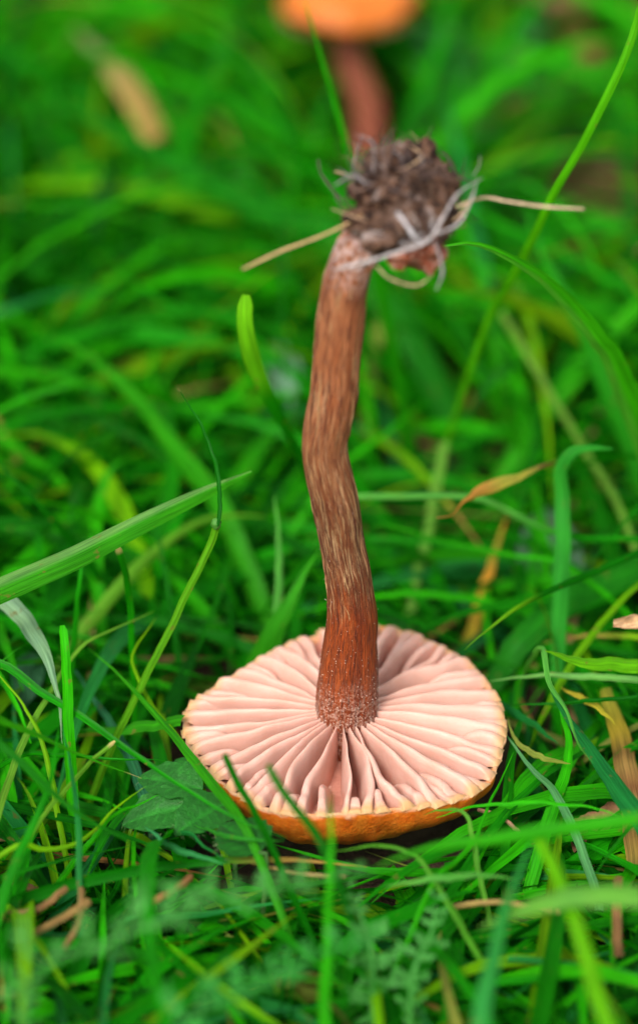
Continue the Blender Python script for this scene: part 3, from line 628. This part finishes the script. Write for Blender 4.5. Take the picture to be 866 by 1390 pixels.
H('fine blade arching from behind the stem under the withered twisted tip', [(492, 728, 43.4), (506, 717, 43.4), (524, 714, 43.4), (596, 732, 43.4), (694, 754, 43.4), (770, 768, 43.4)], 7, BRT, root=-1, tips='start')
H('orange and yellow withered upright blade behind the cap', [(640, 862, 44.4), (648, 832, 44.5), (660, 790, 44.8), (672, 750, 45), (686, 702, 45.2)], 17, [(0, MID), (.25, (.40, .34, .03)), (.5, ORG), (.65, ORG), (.8, (.30, .32, .04)), (1, ORG)], root=0, tips='end')
H('pale straight stalk leaning behind the cap and crossing the fine blades', [(553, 845, 45), (566, 782, 45.2), (582, 716, 45.6), (592, 660, 46), (604, 600, 46.4)], 13, (0.104, 0.29, 0.036), root=0, tips='none')
H('soft slanting blade rising from the bend of the stem', [(440, 655, 46), (480, 618, 46.2), (530, 583, 46.6), (580, 543, 47)], 10, BRT, root=0, tips='end')
H('blurred straight stalk slanting behind the withered tip', [(680, 425, 47.5), (720, 490, 46.8), (755, 550, 46.2), (800, 622, 45.5), (840, 690, 45)], 10, (0.104, 0.27, 0.03), tips='none', root=-1)
H('tall slim bright blade reaching up past the roots', [(664, 430, 44), (690, 385, 43), (721, 325, 42), (751, 264, 41.2), (792, 193, 40.6), (832, 112, 40.2), (858, 48, 40), (878, -20, 39.8)], [7, 9, 11, 12, 11, 10], (0.056, 0.34, 0.0025), root=0, tips='none', jitter=.01)
H('dark folded blade arching out behind the root ball', [(840, 505, 42), (815, 462, 41.4), (782, 420, 40.9), (731, 374, 40.3), (680, 343, 39.9), (640, 330, 39.7), (594, 335, 39.7)], [30, 36, 38, 38, 36, 32], (.03, .32, .003), root=0, tips='end', roll=0, fold=.3, edge=(0.08, 0.3, 0.036))
H('soft broad blade standing behind the dark folded blade', [(800, 470, 46.5), (770, 410, 46.5), (735, 345, 46.5), (712, 285, 46.5)], 26, (0.0126, 0.22, 0.005), root=0, tips='end')
H('bright blurred blade in front of the far mushroom stem', [(505, 330, 46), (474, 208, 44.5), (451, 127, 43.9), (430, 55, 43.5), (410, -14, 43.2)], 18, (0.0158, 0.27, 0.003), root=0, tips='end')
H('far blurred green blade standing beside the far dead tan blade', [(60, 330, 56), (120, 250, 56.5), (80, 170, 57), (60, 60, 57.5)], 22, MID, root=0, tips='end')

# node on the jointed stalk
nv_, nf_ = lump(P(293.5, 711, 39.45), .062, 18, .25, 2, 1.0, (1, 1, 1.25))
nd = mesh_obj('node', nv_, nf_, M_LEAF, P(165, 985, 40.2), None, colors=np.tile(np.array([.07, .26, .03]), (len(nv_), 1)))
mw = nd.location.copy(); nd.parent = g; nd.location = mw - g.location

# --- the mass of turf
POLY = OUT + []
CAPP = np.array([(514, 836), (589, 860), (640, 890), (685, 935), (697, 985), (690, 1040), (665, 1085), (600, 1108), (520, 1134), (450, 1142), (385, 1134), (325, 1106), (270, 1065), (240, 1000), (238, 955), (270, 930), (340, 890), (393, 860), (428, 850)], float)
STEMP = np.array([(425, 860), (434, 740), (402, 640), (402, 590), (420, 450), (440, 360), (430, 300), (440, 190), (540, 170), (660, 220), (660, 300), (600, 380), (515, 385), (496, 500), (482, 610), (502, 720), (520, 830), (522, 870)], float)
def inside(poly, x, y):
    r = np.zeros(x.shape, bool); n = len(poly); j = n - 1
    for i in range(n):
        xi, yi = poly[i]; xj, yj = poly[j]
        c = ((yi > y) != (yj > y)) & (x < (xj - xi) * (y - yi) / (yj - yi + 1e-9) + xi); r ^= c; j = i
    return r
def turf(n, yr, xr, Lr, e0r, er, wr, pal, pw, K=9, zmin=(.05, .5), zmax=9.0, fold=.4, bare=None, guard=0.0):
    y = rng.uniform(*yr, n); half = xr + .11 * np.maximum(0, y + 15); x = rng.uniform(-1, 1, n) * half
    Ln = rng.uniform(*Lr, n); az = rng.uniform(0, 2 * math.pi, n); e0 = np.radians(rng.uniform(*e0r, n)); e1 = np.radians(rng.uniform(*er, n)); cz = rng.normal(0, .5, n)
    W = rng.uniform(*wr, n)
    s = np.linspace(0, 1, K); pos = np.zeros((n, K, 3)); pos[:, 0] = np.stack([x, y, np.zeros(n)], 1)
    ds = (Ln / (K - 1))[:, None]
    el = e0[:, None] + (e1 - e0)[:, None] * s[None, :] ** 1.2; a = az[:, None] + cz[:, None] * s[None]
    d = np.stack([np.cos(el) * np.cos(a), np.cos(el) * np.sin(a), np.sin(el)], -1) * ds[..., None]
    pos[:, 1:] = pos[:, :1] + np.cumsum(d[:, :-1], 1)
    fl = rng.uniform(*zmin, n)[:, None] * np.minimum(1, s * 3)[None]
    z = pos[..., 2]; pos[..., 2] = np.where(z < fl, fl + .06 * (z - fl), z)
    ok = pos[..., 2].max(1) < zmax
    tt = np.linspace(0, K - 1, (K - 1) * 4 + 1); i0 = np.minimum(tt.astype(int), K - 2); fr = (tt - i0)[None, :, None]
    dense = pos[:, i0] * (1 - fr) + pos[:, i0 + 1] * fr          # closer samples for the clearance tests
    px, py, dd = project(dense)
    blk = (inside(CAPP, px, py) & (dd < 42.5)) | (inside(STEMP, px, py) & (dd < 41.5))
    ok &= ~blk.any(1)
    rel = dense - CAP_O; rad2 = np.hypot(rel[..., 0], rel[..., 1])
    ok &= ~((rad2 < 2.1) & (dense[..., 2] > .15) & (dense[..., 2] < 1.9)).any(1)
    ok &= dd.min(1) > 29.5
    blk = inside(FARP, px, py) & (dd < 62)
    ok &= ~blk.any(1)
    blk = (inside(SOILP, px, py) & (dd < 64)) | (inside(FARP2, px, py) & (dd < 67))
    ok &= ~(blk.any(1) & (rng.random(n) < .86))
    if guard:                 # leave the blades that stand out clear of the crowd
        hit = np.zeros(n, bool)
        for hp_ in HEROES:
            box = (px > hp_[:, 0].min() - 30) & (px < hp_[:, 0].max() + 30) & (py > hp_[:, 1].min() - 30) & (py < hp_[:, 1].max() + 30) & (~hit[:, None])
            ii, kk = np.nonzero(box)
            if not len(ii): continue
            D = np.hypot(px[ii, kk][:, None] - hp_[None, :, 0], py[ii, kk][:, None] - hp_[None, :, 1]); m_ = D.argmin(1)
            bad = (D.min(1) < hp_[m_, 3] + 7) & (dd[ii, kk] < hp_[m_, 2] - .15); hit[ii[bad]] = True
        ok &= ~(hit & (rng.random(n) < guard))
    if bare is not None:
        for bx, by, br in bare: ok &= ~((np.hypot(x - bx, (y - by)) < br) & (rng.random(n) < .93))
    pos, W, n = pos[ok], W[ok], int(ok.sum())
    tn = unit(np.gradient(pos, axis=1)); up = unit(np.array([0, 0, 1.0]) + rng.normal(0, .55, (n, 1, 3)))
    sd_ = unit(np.cross(tn, np.broadcast_to(up, tn.shape))); nr = np.cross(sd_, tn)
    wv = (W[:, None] / 2) * np.minimum(1, (1 - s) / .6 + .02)[None] ** .8 * np.minimum(1, .55 + s * 2)[None]
    X = np.array([-1, 0, 1.0])
    V = pos[:, :, None] + sd_[:, :, None] * (wv[..., None] * X)[..., None] + nr[:, :, None] * (fold * wv[..., None] * (np.abs(X) - .5))[..., None]
    gf = grid_faces(K, 3); F = (gf[None] + (np.arange(n) * K * 3)[:, None, None]).reshape(-1, 4)
    pal = np.array(pal); ch = rng.choice(len(pal), n, p=np.array(pw) / sum(pw)); c0 = pal[ch] * rng.uniform(.75, 1.3, (n, 1)) * rng.uniform(.9, 1.1, (n, 3))
    c1 = c0 * np.array([1.15, 1.05, 1.0]); brown = rng.random(n) < .05; 
    c = c0[:, None] + (c1 - c0)[:, None] * s[None, :, None]
    c[brown] = c[brown] * (1 - (s[None, :, None] > .8)) + np.array([.34, .22, .06]) * (s[None, :, None] > .8)
    C = np.repeat(c[:, :, None], 3, 2)
    vec = np.stack([wv[..., None] * X, np.broadcast_to((np.arange(K) * 1.0)[None, :, None] * (Ln[ok] / (K - 1))[:, None, None], (n, K, 3)), np.broadcast_to(rng.uniform(0, 50, (n, 1, 1)), (n, K, 3))], -1)
    return V.reshape(-1, 3), F, C.reshape(-1, 3), vec.reshape(-1, 3)
def join(parts):
    V, F, C, X, o = [], [], [], [], 0
    for v, f, c, x in parts: V.append(v); F.append(f + o); C.append(c); X.append(x); o += len(v)
    return np.vstack(V), np.vstack(F), np.vstack(C), np.vstack(X)
PALG = [DRK, MID, BRT, YEL, BLU, OLV, DEAD]
bs = G(810, 262); BARE = [(bs[0], bs[1], 3.0)]
near = turf(8000, (-16, 9), 8, (2.5, 7), (6, 45), (-60, 5), (.09, .28), PALG, [24, 42, 20, 6, 6, 2, 1.5], 9, (.05, .8), 1.5, guard=.85)
near2 = turf(900, (-4, 10), 8, (4, 9), (30, 70), (-70, -10), (.10, .28), PALG, [26, 40, 20, 8, 6, 1, 0], 11, (.3, 1.0), 2.6, guard=.97)
back = turf(5200, (8, 40), 9, (5, 12), (20, 70), (-70, 10), (.14, .36), PALG, [10, 40, 34, 12, 3, 1, .3], 9, (.1, 1.6), 4.2, bare=BARE, guard=.9)
far = turf(3000, (36, 90), 11, (6, 13), (25, 80), (-70, 20), (.2, .55), PALG, [10, 16, 14, 42, 2, 15, 2], 8, (.2, 1.8), 6.0, bare=BARE, guard=.9)
thatch = turf(900, (-16, 12), 9, (1.5, 5), (2, 25), (-30, 10), (.05, .20), [DEAD, BRN, (.16, .12, .05), OLV, DRK], [2, 5, 14, 14, 60], 6, (.02, .35), 0.9)
low = turf(1800, (-7, .5), 6, (1.5, 5), (4, 30), (-40, 5), (.09, .26), PALG, [20, 42, 24, 6, 6, 2, .5], 8, (.05, .5), .8, guard=.6)
v, f, c, x = join([near, near2, thatch, low]); tag(mesh_obj('meadow_grass', v, f, M_GRASS, colors=c, vec=x), 'tangle of short green grass around the upturned mushroom', 'grass', kind='stuff')
v, f, c, x = join([back, far]); tag(mesh_obj('meadow_grass', v, f, M_GRASS, colors=c, vec=x), 'soft blurred green grass stretching away behind the mushroom', 'grass', kind='stuff')

# ------------------------------------------------------------------ herbs
def leaflet(base, tip, width, normal, c, parent, origin, teeth=0, name='leaflet', m=30, n=11, curl=.12, shape=.8):
    base, tip = np.array(base), np.array(tip); ax = tip - base; Ln = np.linalg.norm(ax); ax = ax / Ln
    sd_ = unit(np.cross(np.array(normal, float), ax)); nr = np.cross(ax, sd_)
    V, C = [], []
    for i in range(m):
        s = i / (m - 1); hw = width / 2 * max(.015, math.sin(math.pi * min(1, s ** shape))) ** .75
        if teeth: hw *= 1 + .16 * (abs(((s * teeth) % 1) - .5) * 2 - .5) * (s > .2)
        for j in range(n):
            x = (j / (n - 1)) * 2 - 1
            vein = abs(math.sin((s * 7 - abs(x) * 1.6) * math.pi))
            z = curl * Ln * math.sin(math.pi * s) * .5 + .16 * hw * abs(x) + .05 * hw * (1 - vein) * (abs(x) > .05) - .03 * Ln * (abs(x) < .1) * .3 + .05 * hw * fbm((s * 3, x * 2, Ln * 9))
            V.append(base + ax * Ln * s + sd_ * hw * x + nr * z)
            k = 1 + .6 * (abs(x) < .1) + .4 * (vein < .22); C.append(np.array(c) * k)
    return mesh_obj(name, V, grid_faces(m, n), M_LEAF, origin, parent, colors=np.array(C))
def hairs(name, pts, dirs, Ln, parent, origin, c=(.16, .26, .10)):
    V, F = [], []
    for p, d in zip(pts, dirs):
        b = len(V); d = unit(d); q = unit(np.cross(d, [.3, .5, .8])) * .0018; r = np.cross(d, q)
        V += [p + q, p - q * .5 + r, p - q * .5 - r, p + d * Ln * random.uniform(.6, 1.2)]; F += [(b, b + 1, b + 3), (b + 1, b + 2, b + 3), (b + 2, b, b + 3)]
    return tag(mesh_obj(name, V, F, M_FIBRE, origin, parent, colors=np.tile(np.array(c), (len(V), 1))), kind='stuff')
up = np.array([0, -.35, .94])
lo = P(318, 1108, 38.9); root_b = np.array(lo); root_b[2] = .05
bl = empty('hairy_leaf', root_b, 'hairy green three-lobed leaf lying beside the cap rim', 'leaf')
LG = (.016, .15, .013)
ctrp = P(268, 1086, 38.9)
leaflet(P(275, 1072, 38.9), P(187, 1057, 39.3), 44 * WPX * 39 * 1.5, up, LG, bl, root_b, 3)
leaflet(P(264, 1092, 38.8), P(166, 1121, 38.9), 44 * WPX * 39 * 1.6, up, LG, bl, root_b, 3)
leaflet(P(312, 1088, 38.8), P(237, 1134, 38.3), 46 * WPX * 39 * 1.5, up, (.012, .14, .010), bl, root_b, 4)
leaflet(P(300, 1070, 39.3), P(238, 1032, 39.9), 36 * WPX * 39 * 1.5, up, LG, bl, root_b, 3)
v, f = tube([P(262, 1088, 38.9), P(295, 1095, 38.9), lo, root_b], [.03, .035, .035, .03], 8, 18)
mesh_obj('leaf_stalk', v, f, M_LEAF, root_b, bl, colors=np.tile(np.array([.08, .2, .05]), (len(v), 1)))
hp, hd = [], []
for (a, b, w_) in ((P(275, 1072, 38.9), P(187, 1057, 39.3), .22), (P(264, 1092, 38.8), P(166, 1121, 38.9), .22), (P(312, 1088, 38.8), P(237, 1134, 38.3), .2)):
    for k in range(70):
        s = random.uniform(.1, 1); sgn = random.choice((-1, 1)); ax = unit(b - a); sd_ = unit(np.cross(up, ax)); hw = w_ * 1.35 * math.sin(math.pi * s ** .8) ** .75
        hp.append(a + (b - a) * s + sd_ * sgn * hw * .97); hd.append(sd_ * sgn + ax * .4 + up * random.uniform(-.2, .5))
hairs('leaf_hair', hp, hd, .09, bl, root_b)
ro = P(352, 1172, 37.7); ro2 = np.array(ro); ro2[2] = .05
rl_ = empty('hairy_leaf', ro2, 'small rounded hairy leaf tucked under the orange cap rim', 'leaf')
leaflet(P(352, 1158, 37.6), P(300, 1120, 38.2), 46 * WPX * 38 * 1.7, up, (.008, .11, .006), rl_, ro2, 5, shape=.62)
v, f = tube([P(352, 1158, 37.6), P(362, 1168, 37.6), ro2], [.025, .03, .03], 8, 14); mesh_obj('leaf_stalk', v, f, M_LEAF, ro2, rl_, colors=np.tile(np.array([.07, .19, .04]), (len(v), 1)))
hp, hd = [], []
for k in range(70):
    s = random.uniform(.2, 1); a, b = P(352, 1158, 37.6), P(300, 1120, 38.2); ax = unit(b - a); sd_ = unit(np.cross(up, ax)); sgn = random.choice((-1, 1))
    hp.append(a + (b - a) * s + sd_ * sgn * .33 * math.sin(math.pi * s ** .62) ** .75); hd.append(sd_ * sgn + ax * .3)
hairs('leaf_hair', hp, hd, .09, rl_, ro2)

def broad_leaf(label, pix0, pix1, wpx, c, stalk=True):
    a, b = P(*pix0), P(*pix1); g0 = np.array([a[0], a[1], .05])
    o = empty('broad_leaf', g0, label, 'leaf')
    leaflet(a, b, wpx * WPX * pix0[2], -FWD + np.array([.1, 0, .5]), c, o, g0, 0, 'leaf_blade', curl=.2)
    v, f = tube([a, (a + g0) / 2 + np.array([.1, .1, 0]), g0], [.04, .05, .05], 8, 14); mesh_obj('leaf_stalk', v, f, M_LEAF, g0, o, colors=np.tile(np.array(c) * 1.4, (len(v), 1)))
broad_leaf('broad grey-green leaf blurred behind the upright flat blade', (742, 845, 45), (742, 688, 46.5), 92, (.085, .19, .10))
broad_leaf('pale grey-green leaf glimpsed behind the bright blunt-tipped blade', (395, 545, 49), (372, 460, 50), 46, (.12, .25, .15))
broad_leaf('grey-green leaf low in the tangle under the broad slanting blade', (30, 960, 42), (45, 885, 43), 44, (.03, .12, .05))

# yarrow: feathery leaves, each pinna a leaflet of its own
def yarrow(label, pix, span, c, n=17, droop=.25):
    pts = [P(*p) for p in pix]; r0 = np.array(pts[0]); g0 = np.array([r0[0], r0[1], .03]); ln = spline([g0] + pts, 60) if r0[2] > .3 else spline(pts, 60)
    o = empty('feathery_leaf', g0, label, 'leaf')
    v, f = tube(ln[::4], [.045, .04, .03, .015], 7, 40); mesh_obj('midrib', v, f, M_LEAF, g0, o, colors=np.tile(np.array(c) * 1.1, (len(v), 1)))
    t = unit(np.gradient(ln, axis=0))
    for k in range(n):
        s = .22 + .76 * k / (n - 1); s = min(.99, max(.1, s + random.uniform(-.02, .02))); i = int(s * 59)
        size = span * WPX * pix[0][2] * (math.sin(math.pi * min(1, s * .9 + .06)) ** .7 * .9 + .1)
        for sg in (-1, 1):
            up_ = np.array([0, 0, 1.0]); sd_ = unit(np.cross(up_, t[i])); nr = np.cross(t[i], sd_)
            d = unit(sd_ * sg + t[i] * random.uniform(.05, .95) + nr * random.uniform(-.3, 1.0)); V, F, C = [], [], []
            L0 = size * random.uniform(.6, 1.25)
            def lance(a, dd, ll, ww):
                b = len(V); q = unit(np.cross(dd, nr + rng.normal(0, .4, 3))) * ww; z = np.cross(q, dd)
                for e, (fr, wd) in enumerate(((0, .5), (.35, 1), (.75, .7), (1, .05))):
                    p = a + dd * ll * fr + z * .3 * math.sin(fr * 3); V.extend([p + q * wd, p + z * .25 * wd, p - q * wd]); C.extend([np.array(c) * rng.uniform(.85, 1.2)] * 3)
                for e in range(3):
                    for w2 in (0, 1): F.append((b + e * 3 + w2, b + e * 3 + w2 + 1, b + e * 3 + w2 + 4, b + e * 3 + w2 + 3))
            lance(ln[i], d, L0, .022)
            for e in range(1, 6):
                fr = e / 6; a = ln[i] + d * L0 * fr
                for s2 in (-1, 1):
                    dd = unit(d * .8 + t[i] * s2 * .8 + nr * random.uniform(-.2, .7)); lance(a, dd, L0 * random.uniform(.22, .38), .025)
            mesh_obj('leaflet', V, F, M_LEAF, g0, o, colors=np.array(C))
    return o
YC = (.06, .30, .045)
yarrow('large feathery grey-green leaf blurred in front of the cap', [(40, 1345, 32.8), (150, 1280, 33), (260, 1235, 33.3), (370, 1205, 33.6), (500, 1184, 34)], 66, YC, 20)
yarrow('feathery leaf curling low beneath the large feathery leaf', [(250, 1410, 32.8), (340, 1345, 33), (450, 1290, 33.4), (560, 1262, 33.8)], 52, (.03, .27, .03), 17)
yarrow('small feathery leaf standing upright by the low curved blade', [(560, 1330, 35.4), (585, 1270, 35.7), (592, 1215, 36)], 34, YC, 12)
yarrow('small feathery leaf sticking up beside the blurred bright upright blade', [(505, 1300, 35.4), (490, 1245, 35.6), (470, 1200, 35.8)], 34, YC, 12)
yarrow('feathery leaf far behind the roots beside the far mushroom', [(640, 230, 60), (625, 150, 61), (600, 80, 62), (575, 30, 63)], 62, (.06, .28, .07), 16)
yarrow('second far feathery leaf leaning away from the far mushroom', [(650, 230, 60), (670, 150, 61), (700, 80, 62), (740, 20, 63)], 60, (.06, .26, .07), 16)
yarrow('feathery leaf lying low beside the bare soil behind the roots', [(720, 240, 60), (780, 190, 60.5), (850, 178, 61), (900, 172, 61)], 40, (.08, .26, .05), 14)

# dry litter
for k, (lab, pts, r, c) in enumerate([
        ('short cream straw in the brown litter below the hairy leaf', [(40, 1268, 36.6), (85, 1245, 36.8), (122, 1222, 37)], 0.040, (.36, .24, .09)),
        ('bent dry straw crossing the cream straw in the litter', [(88, 1290, 36.4), (108, 1252, 36.7), (112, 1205, 37.2)], .035, (.34, .22, .09)),
        ('thin brown straw lying furthest from the cap in the litter', [(10, 1242, 37), (50, 1236, 37), (92, 1205, 37.2)], .035, (.34, .2, .09)),
        ('reddish brown dry stalk under the large feathery leaf', [(205, 1228, 37), (240, 1208, 37.2), (262, 1190, 37.4)], .04, (.45, .22, .1)),
        ('thin pinkish dry stalk beneath the orange rim by the slim bright blade', [(648, 1100, 39), (676, 1108, 38.8), (706, 1130, 38.5)], .022, (.42, .24, .17)),
        ('fine tan straw behind the short blue-tipped blades', [(340, 1172, 38), (400, 1186, 37.6), (470, 1192, 37.3)], .022, (.36, .26, .13)),
        ('brown upright stalk beneath the wide pale level blade', [(838, 1300, 36.4), (836, 1250, 36.8), (838, 1190, 37.2)], .05, (.36, .2, .09)),
        ('yellow-brown straw lying below the pale short blade', [(610, 1232, 37), (680, 1226, 37), (760, 1240, 36.8)], .03, (.42, .32, .12))]):
    cc_ = np.array(c); hero(lab, pts, r * 2.2 / (WPX * pts[0][2]), [(0, tuple(cc_ * .5)), (.2, tuple(cc_ * .9)), (.45, tuple(cc_ * .65)), (.7, tuple(cc_)), (1, tuple(cc_ * .6))], tips='cut', fold=.7, roll=random.uniform(-40, 40), twist=random.uniform(-20, 20), name='dry_straw', cat='straw', jitter=.01)
def dry_leaf(label, c0, size, normal, ax, c, wide=.55):
    o_ = np.array(c0); n = unit(normal); ax = unit(np.array(ax) - n * np.dot(ax, n)); sd_ = np.cross(n, ax); V, C = [], []
    for i in range(22):
        s = i / 21 * 2 - 1
        for j in range(13):
            x = j / 12 * 2 - 1; hw = (1 - .8 * s * s) ** .5 * (1 + .25 * fbm((s * 3, x, size * 7)))
            z = .35 * abs(x) ** 2 + .18 * fbm((s * 2, x * 2, size * 3), 1, 3)
            V.append(o_ + size * (ax * s + sd_ * hw * x * wide + n * z * .6)); C.append(np.array(c) * (1 + .5 * fbm((s * 4, x * 4, 1), 1, 3)))
    return tag(mesh_obj('dry_leaf', V, grid_faces(22, 13), M_FIBRE, o_, colors=np.clip(np.array(C), .01, .9)), label, 'leaf')
dry_leaf('curled tan dry leaf fragment above the yellow-green level blade', P(882, 846, 40.2), .46, -FWD + np.array([0, 0, .6]), (1, .2, -.1), (.50, .32, .17), .22)
dry_leaf('brown fallen leaf under the dead mottled blade', G(835, 1130, .5), .6, (0, -.3, 1), (1, .5, 0), (.26, .12, .06))
dry_leaf('dark brown fallen leaf on the bare soil behind the roots', G(815, 262, .35), 1.6, (.1, -.4, 1), (1, .3, 0), (.13, .06, .03))
dry_leaf('brown fallen leaf in the litter among the dry straws', G(50, 1226, .3), .4, (0, -.3, 1), (1, -.3, 0), (.20, .10, .03))

# ------------------------------------------------------------------ far mushrooms
def far_mushroom(label, foot, top, rc, rs, c_mat, lean=0):
    g0 = np.array(foot); o = empty('standing_mushroom', g0, label, 'mushroom')
    top = np.array(top)
    v, f = tube([g0, g0 + (top - g0) * .35 + np.array([.12, 0, 0]), g0 + (top - g0) * .7 - np.array([.08, 0, 0]), top], [rs * 1.15, rs, rs * .95, rs * 1.1], 24, 40, .12)
    mesh_obj('stem', v, f, M_FIBRE, g0, o, colors=np.tile(np.array([.32, .09, .05]), (len(v), 1)))
    V = []; nt_, npf = 72, 22
    for i in range(npf):
        a = i / (npf - 1)
        for j in range(nt_):
            th = j * 2 * math.pi / nt_; wv = 1 + .05 * math.sin(3 * th + 1) + .025 * math.sin(7 * th)
            if a < .6: q = a / .6; rr = rc * math.sin(q * math.pi / 2) ** .9; zz = rc * .52 * math.cos(q * math.pi / 2)
            else: q = (a - .6) / .4; rr = rc * (1 - .85 * q) ; zz = -.06 * rc - .0 * q + rc * .22 * q
            V.append(top + np.array([rr * wv * math.cos(th), rr * wv * math.sin(th), zz + .05 * rc * math.sin(3 * th + 2) * (rr / rc)]))
    mesh_obj('cap', V, grid_faces(npf, nt_, True), c_mat, g0, o)
    for j in range(40):
        th = j * 2 * math.pi / 40; V, F = [], []
        for i in range(6):
            rr = rc * (.2 + .74 * i / 5); zt = rc * (.2 * (1 - (i / 5) ** 1)) - .04 * rc; d = np.array([math.cos(th), math.sin(th), 0]); q = np.array([-math.sin(th), math.cos(th), 0]) * .03
            for sgn in (-1, 1):
                for zz in (zt, zt - .16 * rc * math.sin(.3 + i * .45)): V.append(top + d * rr + q * sgn + np.array([0, 0, zz]))
        for i in range(5):
            b = i * 4; F += [(b, b + 1, b + 5, b + 4), (b + 2, b + 6, b + 7, b + 3), (b + 1, b + 3, b + 7, b + 5)]
        mesh_obj('gill', V, F, M_FLESH, g0, o)
far_mushroom('orange capped mushroom standing blurred far behind the roots', G(502, 216, -.1), P(470, 10, 60.9), 95 * WPX * 60.9, 21 * WPX * 61, M_ORANGE)
far_mushroom('pinkish brown mushroom far beyond the feathery leaves', G(800, 105, -.1), P(752, -12, 67), 62 * WPX * 67, 24 * WPX * 67, M_BROWN)
